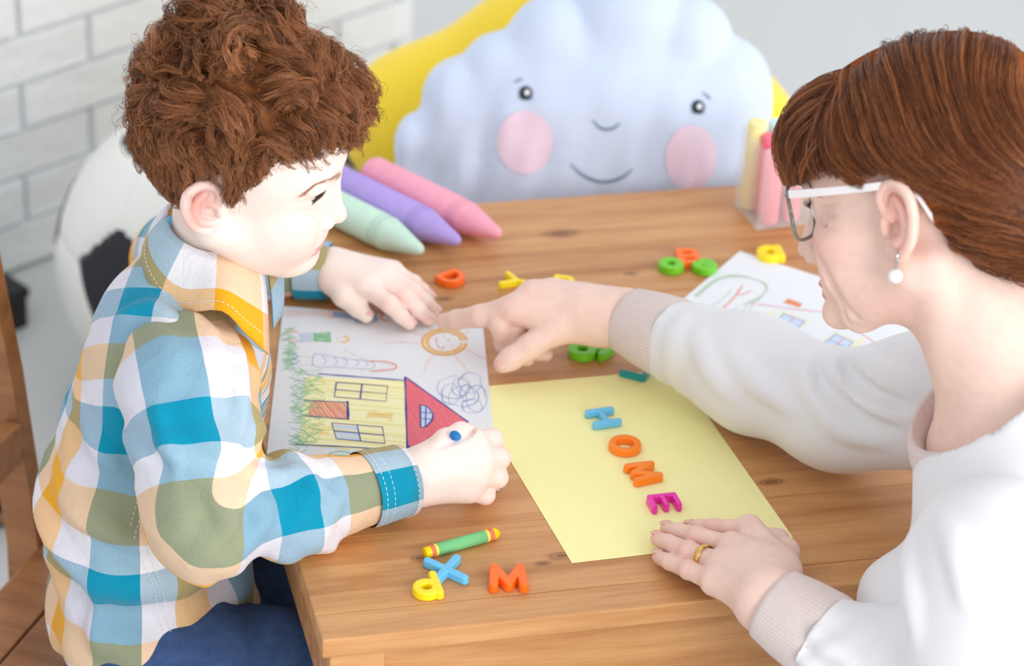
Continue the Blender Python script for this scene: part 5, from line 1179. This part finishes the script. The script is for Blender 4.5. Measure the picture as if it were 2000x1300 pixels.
sweat = link('sweatshirt', mesh('sweatshirt', V, Q), wht, wom)
def wsleeve(pts, rs, folds, cut, name='sleeve', ridges=(), grooves=()):
    B = Body(); B.chain(pts, rs, .035)
    for p, r in ridges: ridge(B, p, r)
    for p, r in grooves: groove(B, p, r)
    V, Q = B.mesh(.0042, disp=folds, relax=2); d = unit(pts[-1]-pts[-2]); t = (V-pts[-1])@d-cut; u_, Q = trim(V, Q, t); return link(name, mesh(name, (V-d*np.maximum(t, 0)[:, None])[u_], Q), wht, sweat)
def sfold(el, wr, amp=1., seed=3):
    d = unit(wr-el); L_ = np.linalg.norm(wr-el)
    def f(P):
        t = (P-el)@d; r = np.linalg.norm(P-el, axis=-1); g = .0050*np.sin(r*85+2*np.sin(P[..., 2]*35+P[..., 1]*20))*np.exp(-(r/.10)**2); e = .0042*np.sin(t*150+2.5*np.sin(P[..., 1]*45+P[..., 2]*30))*np.exp(-((t-L_*.78)/.045)**2)
        return amp*(g+e)+.003*fnoise(P, 8, seed)
    return f
RCw = RWw+unit(REw-RWw)*.062
wsleeve([RSw, RSw*.5+REw*.5, REw, REw*.5+RCw*.5, RCw], [.062, .055, .049, .050, .041], sfold(REw, RWw, .4), .004, ridges=[([(1560, 690), (1585, 760), (1640, 830), (1720, 865)], .011), ([(1612, 690), (1640, 745), (1700, 795), (1780, 815)], .012), ([(1670, 690), (1710, 735), (1790, 770)], .011), ([(1420, 680), (1470, 740), (1540, 800)], .009), ([(1360, 650), (1390, 720), (1430, 770)], .008), ([(1335, 620), (1320, 680), (1300, 735)], .008)], grooves=[([(1590, 700), (1612, 760), (1672, 812), (1745, 838)], .005), ([(1645, 700), (1680, 750), (1770, 792)], .005)])
LCw = LWw+unit(LEw-LWw)*.062
wsleeve([LSw+[-.008, .010, 0], LSw*.5+LEw*.5, LEw, LEw*.5+LCw*.5, LCw], [.074, .066, .054, .046, .040], sfold(LEw, LWw, .6, 5), .004, ridges=[([(1760, 1030), (1775, 1120), (1785, 1250)], .012), ([(1830, 1000), (1870, 1080), (1880, 1180)], .010), ([(1580, 1230), (1610, 1260), (1660, 1290)], .008), ([(1545, 1255), (1560, 1280), (1590, 1298)], .007)])
def ribbed(c0, c1, r0, r1, parent, name='ribbed_cuff', n=264, mid_r=None):
    d = unit(c1-c0); M = frame_from_x(d); L = np.linalg.norm(c1-c0); V = []; prof = [(-.05, r0-.003), (0, r0), (.2, r0+.0005), (.6, (r0+r1)/2+.0012), (.93, r1+.0008), (1, r1), (1.01, r1-.0015), (.9, r1-.003), (.4, r1-.003)]; m_ = len(prof)
    for t, r in prof:
        for k in range(n):
            an = 2*math.pi*k/n; rr = r+(.00032 if k % 4 < 2 else -.00022); V.append(c0+d*L*t+(M[:, 1]*math.cos(an)*1.05+M[:, 2]*math.sin(an)*.96)*rr)
    return link(name, mesh(name, np.array(V), np.array([(i*n+k, i*n+(k+1) % n, (i+1)*n+(k+1) % n, (i+1)*n+k) for i in range(m_-1) for k in range(n)]), False), beige, parent)
ribbed(RCw+unit(REw-RWw)*.004, RWw+unit(REw-RWw)*.004, .0400, .0330, sweat); ribbed(LCw+unit(LEw-LWw)*.004, LWw+unit(LEw-LWw)*.006, .0390, .0330, sweat)
# neck rib
M = frame_from_x(nax, (0, 1, 0)); n, V = 240, []
for t, r in ((-.020, .012), (-.013, .010), (-.003, .005), (.003, .0), (.001, -.003), (-.016, -.004)):
    for k in range(n):
        an = 2*math.pi*k/n; V.append(NC+nax*t+(M[:, 1]*math.cos(an)+M[:, 2]*math.sin(an))*(NRr+r+(.0003 if k % 4 < 2 else -.0003)))
link('neck_rib', mesh('neck_rib', np.array(V), np.array([(i*n+k, i*n+(k+1) % n, (i+1)*n+(k+1) % n, (i+1)*n+k) for i in range(5) for k in range(n)]), False), beige, sweat)
# trousers, shoes and stool (mostly below the frame)
J = Body(); J.ell(wpe-[0, 0, .01], (.125, .162, .085), WM, .03)
for h_, k_, f_ in WK: J.chain([h_, h_*.5+k_*.5, k_, f_*.5+k_*.5, f_], [.088, .078, .066, .055, .046], .04)
V, Q = J.mesh(.008, relax=2); link('trousers', mesh('trousers', V, Q), mat('grey_trousers', (88, 90, 98), .8, .2, .08), wom)
for h_, k_, f_ in WK:
    B = Body(); d = unit((k_-h_)*[1, 1, 0]); B.cone(f_+[0, 0, -.045], f_+d*.15+[0, 0, -.05], .034, .028, .02); v, q = B.mesh(.005); v[:, 2] = np.maximum(v[:, 2], .001); link('shoe', mesh('shoe', v, q), mat('dark_shoe', (60, 60, 66), .6, .3), wom)
st = empty('stool', (wpe[0], wpe[1], 0), .2, 'low wooden stool the woman sits on', 'stool')
V, Fc = lathe_pts([(0, .13), (.004, .15), (.022, .15), (.026, .14)], 40); V = V[:, [1, 2, 0]]+[0, 0, .262]; link('seat', mesh('seat', V, Fc, False), chw, st, False)
for a in range(4): t = math.pi/4+a*math.pi/2; v, f = tube([(.09*math.cos(t), .09*math.sin(t), .262), (.13*math.cos(t), .13*math.sin(t), 0)], .014, 12); link('leg', mesh('leg', v, f), chw, st, False)

# glasses, earring, ring
gl = empty('glasses', tuple(ww((.09, 0, .0))), 0, 'glasses with white temples and clear grey frame worn by the woman', 'glasses')
gfm = mat('grey_acetate', (120, 118, 110), .15, .5, .25, 120, coat=.5); wtm = mat('white_temple', (240, 232, 232), .3, .5, .02); lens = mat('lens_glass', (235, 240, 245), .02, .5, 0., alpha=.14); dkm = mat('dark_inlay', (90, 84, 92), .4, .4)
for s in (-1, 1):
    c = np.array([.1030, s*.0345, .004]); ang = [2*math.pi*k/48 for k in range(48)]
    loop = np.array([c+np.array([-.0055*(abs(math.cos(a))*math.cos(a)*s > 0)*abs(math.cos(a))**2+.004*math.sin(a)*.6, .0270*math.copysign(abs(math.cos(a))**.75, math.cos(a)), .0235*math.copysign(abs(math.sin(a))**.8, math.sin(a))+.0025*(s*math.cos(a))]) for a in ang])
    v, f = tube(np.vstack([loop, loop[:1]]), .0018, 8); o = link('rim', mesh('rim', v@WR.T+WT, f), gfm, gl)
    v = np.vstack([c[None], loop]); link('lens', mesh('lens', v@WR.T+WT, [(0, 1+k, 1+(k+1) % 48) for k in range(48)]), lens, gl)
    hp = np.array([.0950, s*.0660, .0245]); tp = smooth_path([hp, (.060, s*.0745, .0265), (.020, s*.0800, .0290), (-.004, s*.0812, .0300), (-.022, s*.0800, .0230), (-.034, s*.0775, .0020)], 30)
    P = tp@WR.T+WT; up = WR@np.array([0, 0, 1.]); sd = WR@np.array([0, s*1., 0]); w_ = np.linspace(.0034, .0028, len(P)); V = []
    for p, a in zip(P, w_):
        for (x, y) in ((1, 1), (1, -1), (-1, -1), (-1, 1)): V.append(p+up*a*x+sd*.0011*y)
    m_ = len(P); Fq = [(i*4+k, i*4+(k+1) % 4, i*4+4+(k+1) % 4, i*4+4+k) for i in range(m_-1) for k in range(4)]+[(3, 2, 1, 0), tuple((m_-1)*4+k for k in range(4))]
    t_ = link('temple', mesh('temple', V, Fq, False), wtm, gl)
    v, f = tube([p+sd*.0012 for p in P[2:7]], .0006, 6); o = link('inlay', mesh('inlay', v, f), dkm, gl); o.parent = t_; o.matrix_parent_inverse = pmat(gl).inverted()
    v, f = tube(np.array([hp+[.004, -s*.004, -.001], hp])@WR.T+WT, .0026, 8); link('hinge', mesh('hinge', v, f), gfm, gl)
v, f = tube(smooth_path([(.1050, .0080, .014), (.1095, 0, .0165), (.1050, -.0080, .014)], 10)@WR.T+WT, .0017, 8); link('bridge', mesh('bridge', v, f), gfm, gl)
lobe_ = ww((-.003, .0800, -.0265)); silver = mat('silver', (205, 205, 210), .15, .5, 0., metal=1.); pearl = mat('pearl', (240, 238, 232), .15, .5, .02, coat=.6)
er = empty('earring', tuple(lobe_), 0, 'pearl drop earring on the woman\'s left ear', 'earring'); sd = WR@np.array([0, 1., 0])
v, f = tube(smooth_path([lobe_+[0, 0, .002], lobe_+sd*.004+[0, 0, -.001], lobe_+sd*.003+[0, 0, -.009], lobe_+sd*.002+[0, 0, -.014]], 16), .0014, 10); link('hook', mesh('hook', v, f), silver, er)
bm = bmesh.new(); bmesh.ops.create_uvsphere(bm, u_segments=32, v_segments=20, radius=.0062); V = np.array([v.co[:] for v in bm.verts])+lobe_+sd*.002+[0, 0, -.0195]; Fq = [[v.index for v in q.verts] for q in bm.faces]; bm.free(); link('pearl', mesh('pearl', V, Fq), pearl, er)
d = unit(ip[2]-im[2]); c = im[2]*.48+ip[2]*.52; Mr = frame_from_x(d); n, V = 48, []
for t, r in ((-.0028, .0108), (-.0024, .0114), (0, .0117), (.0024, .0114), (.0028, .0108), (.0024, .0104), (-.0024, .0104), (-.0028, .0108)):
    for k in range(n): an = 2*math.pi*k/n; V.append(c+d*t+(Mr[:, 1]*math.cos(an)+Mr[:, 2]*math.sin(an))*r)
o = link('finger_ring', mesh('finger_ring', np.array(V), np.array([(i*n+k, i*n+(k+1) % n, (i+1)*n+(k+1) % n, (i+1)*n+k) for i in range(7) for k in range(n)])), mat('gold', (226, 178, 104), .15, .5, 0., metal=1.)); tag(o, 'plain gold ring on the woman\'s left hand', 'ring')
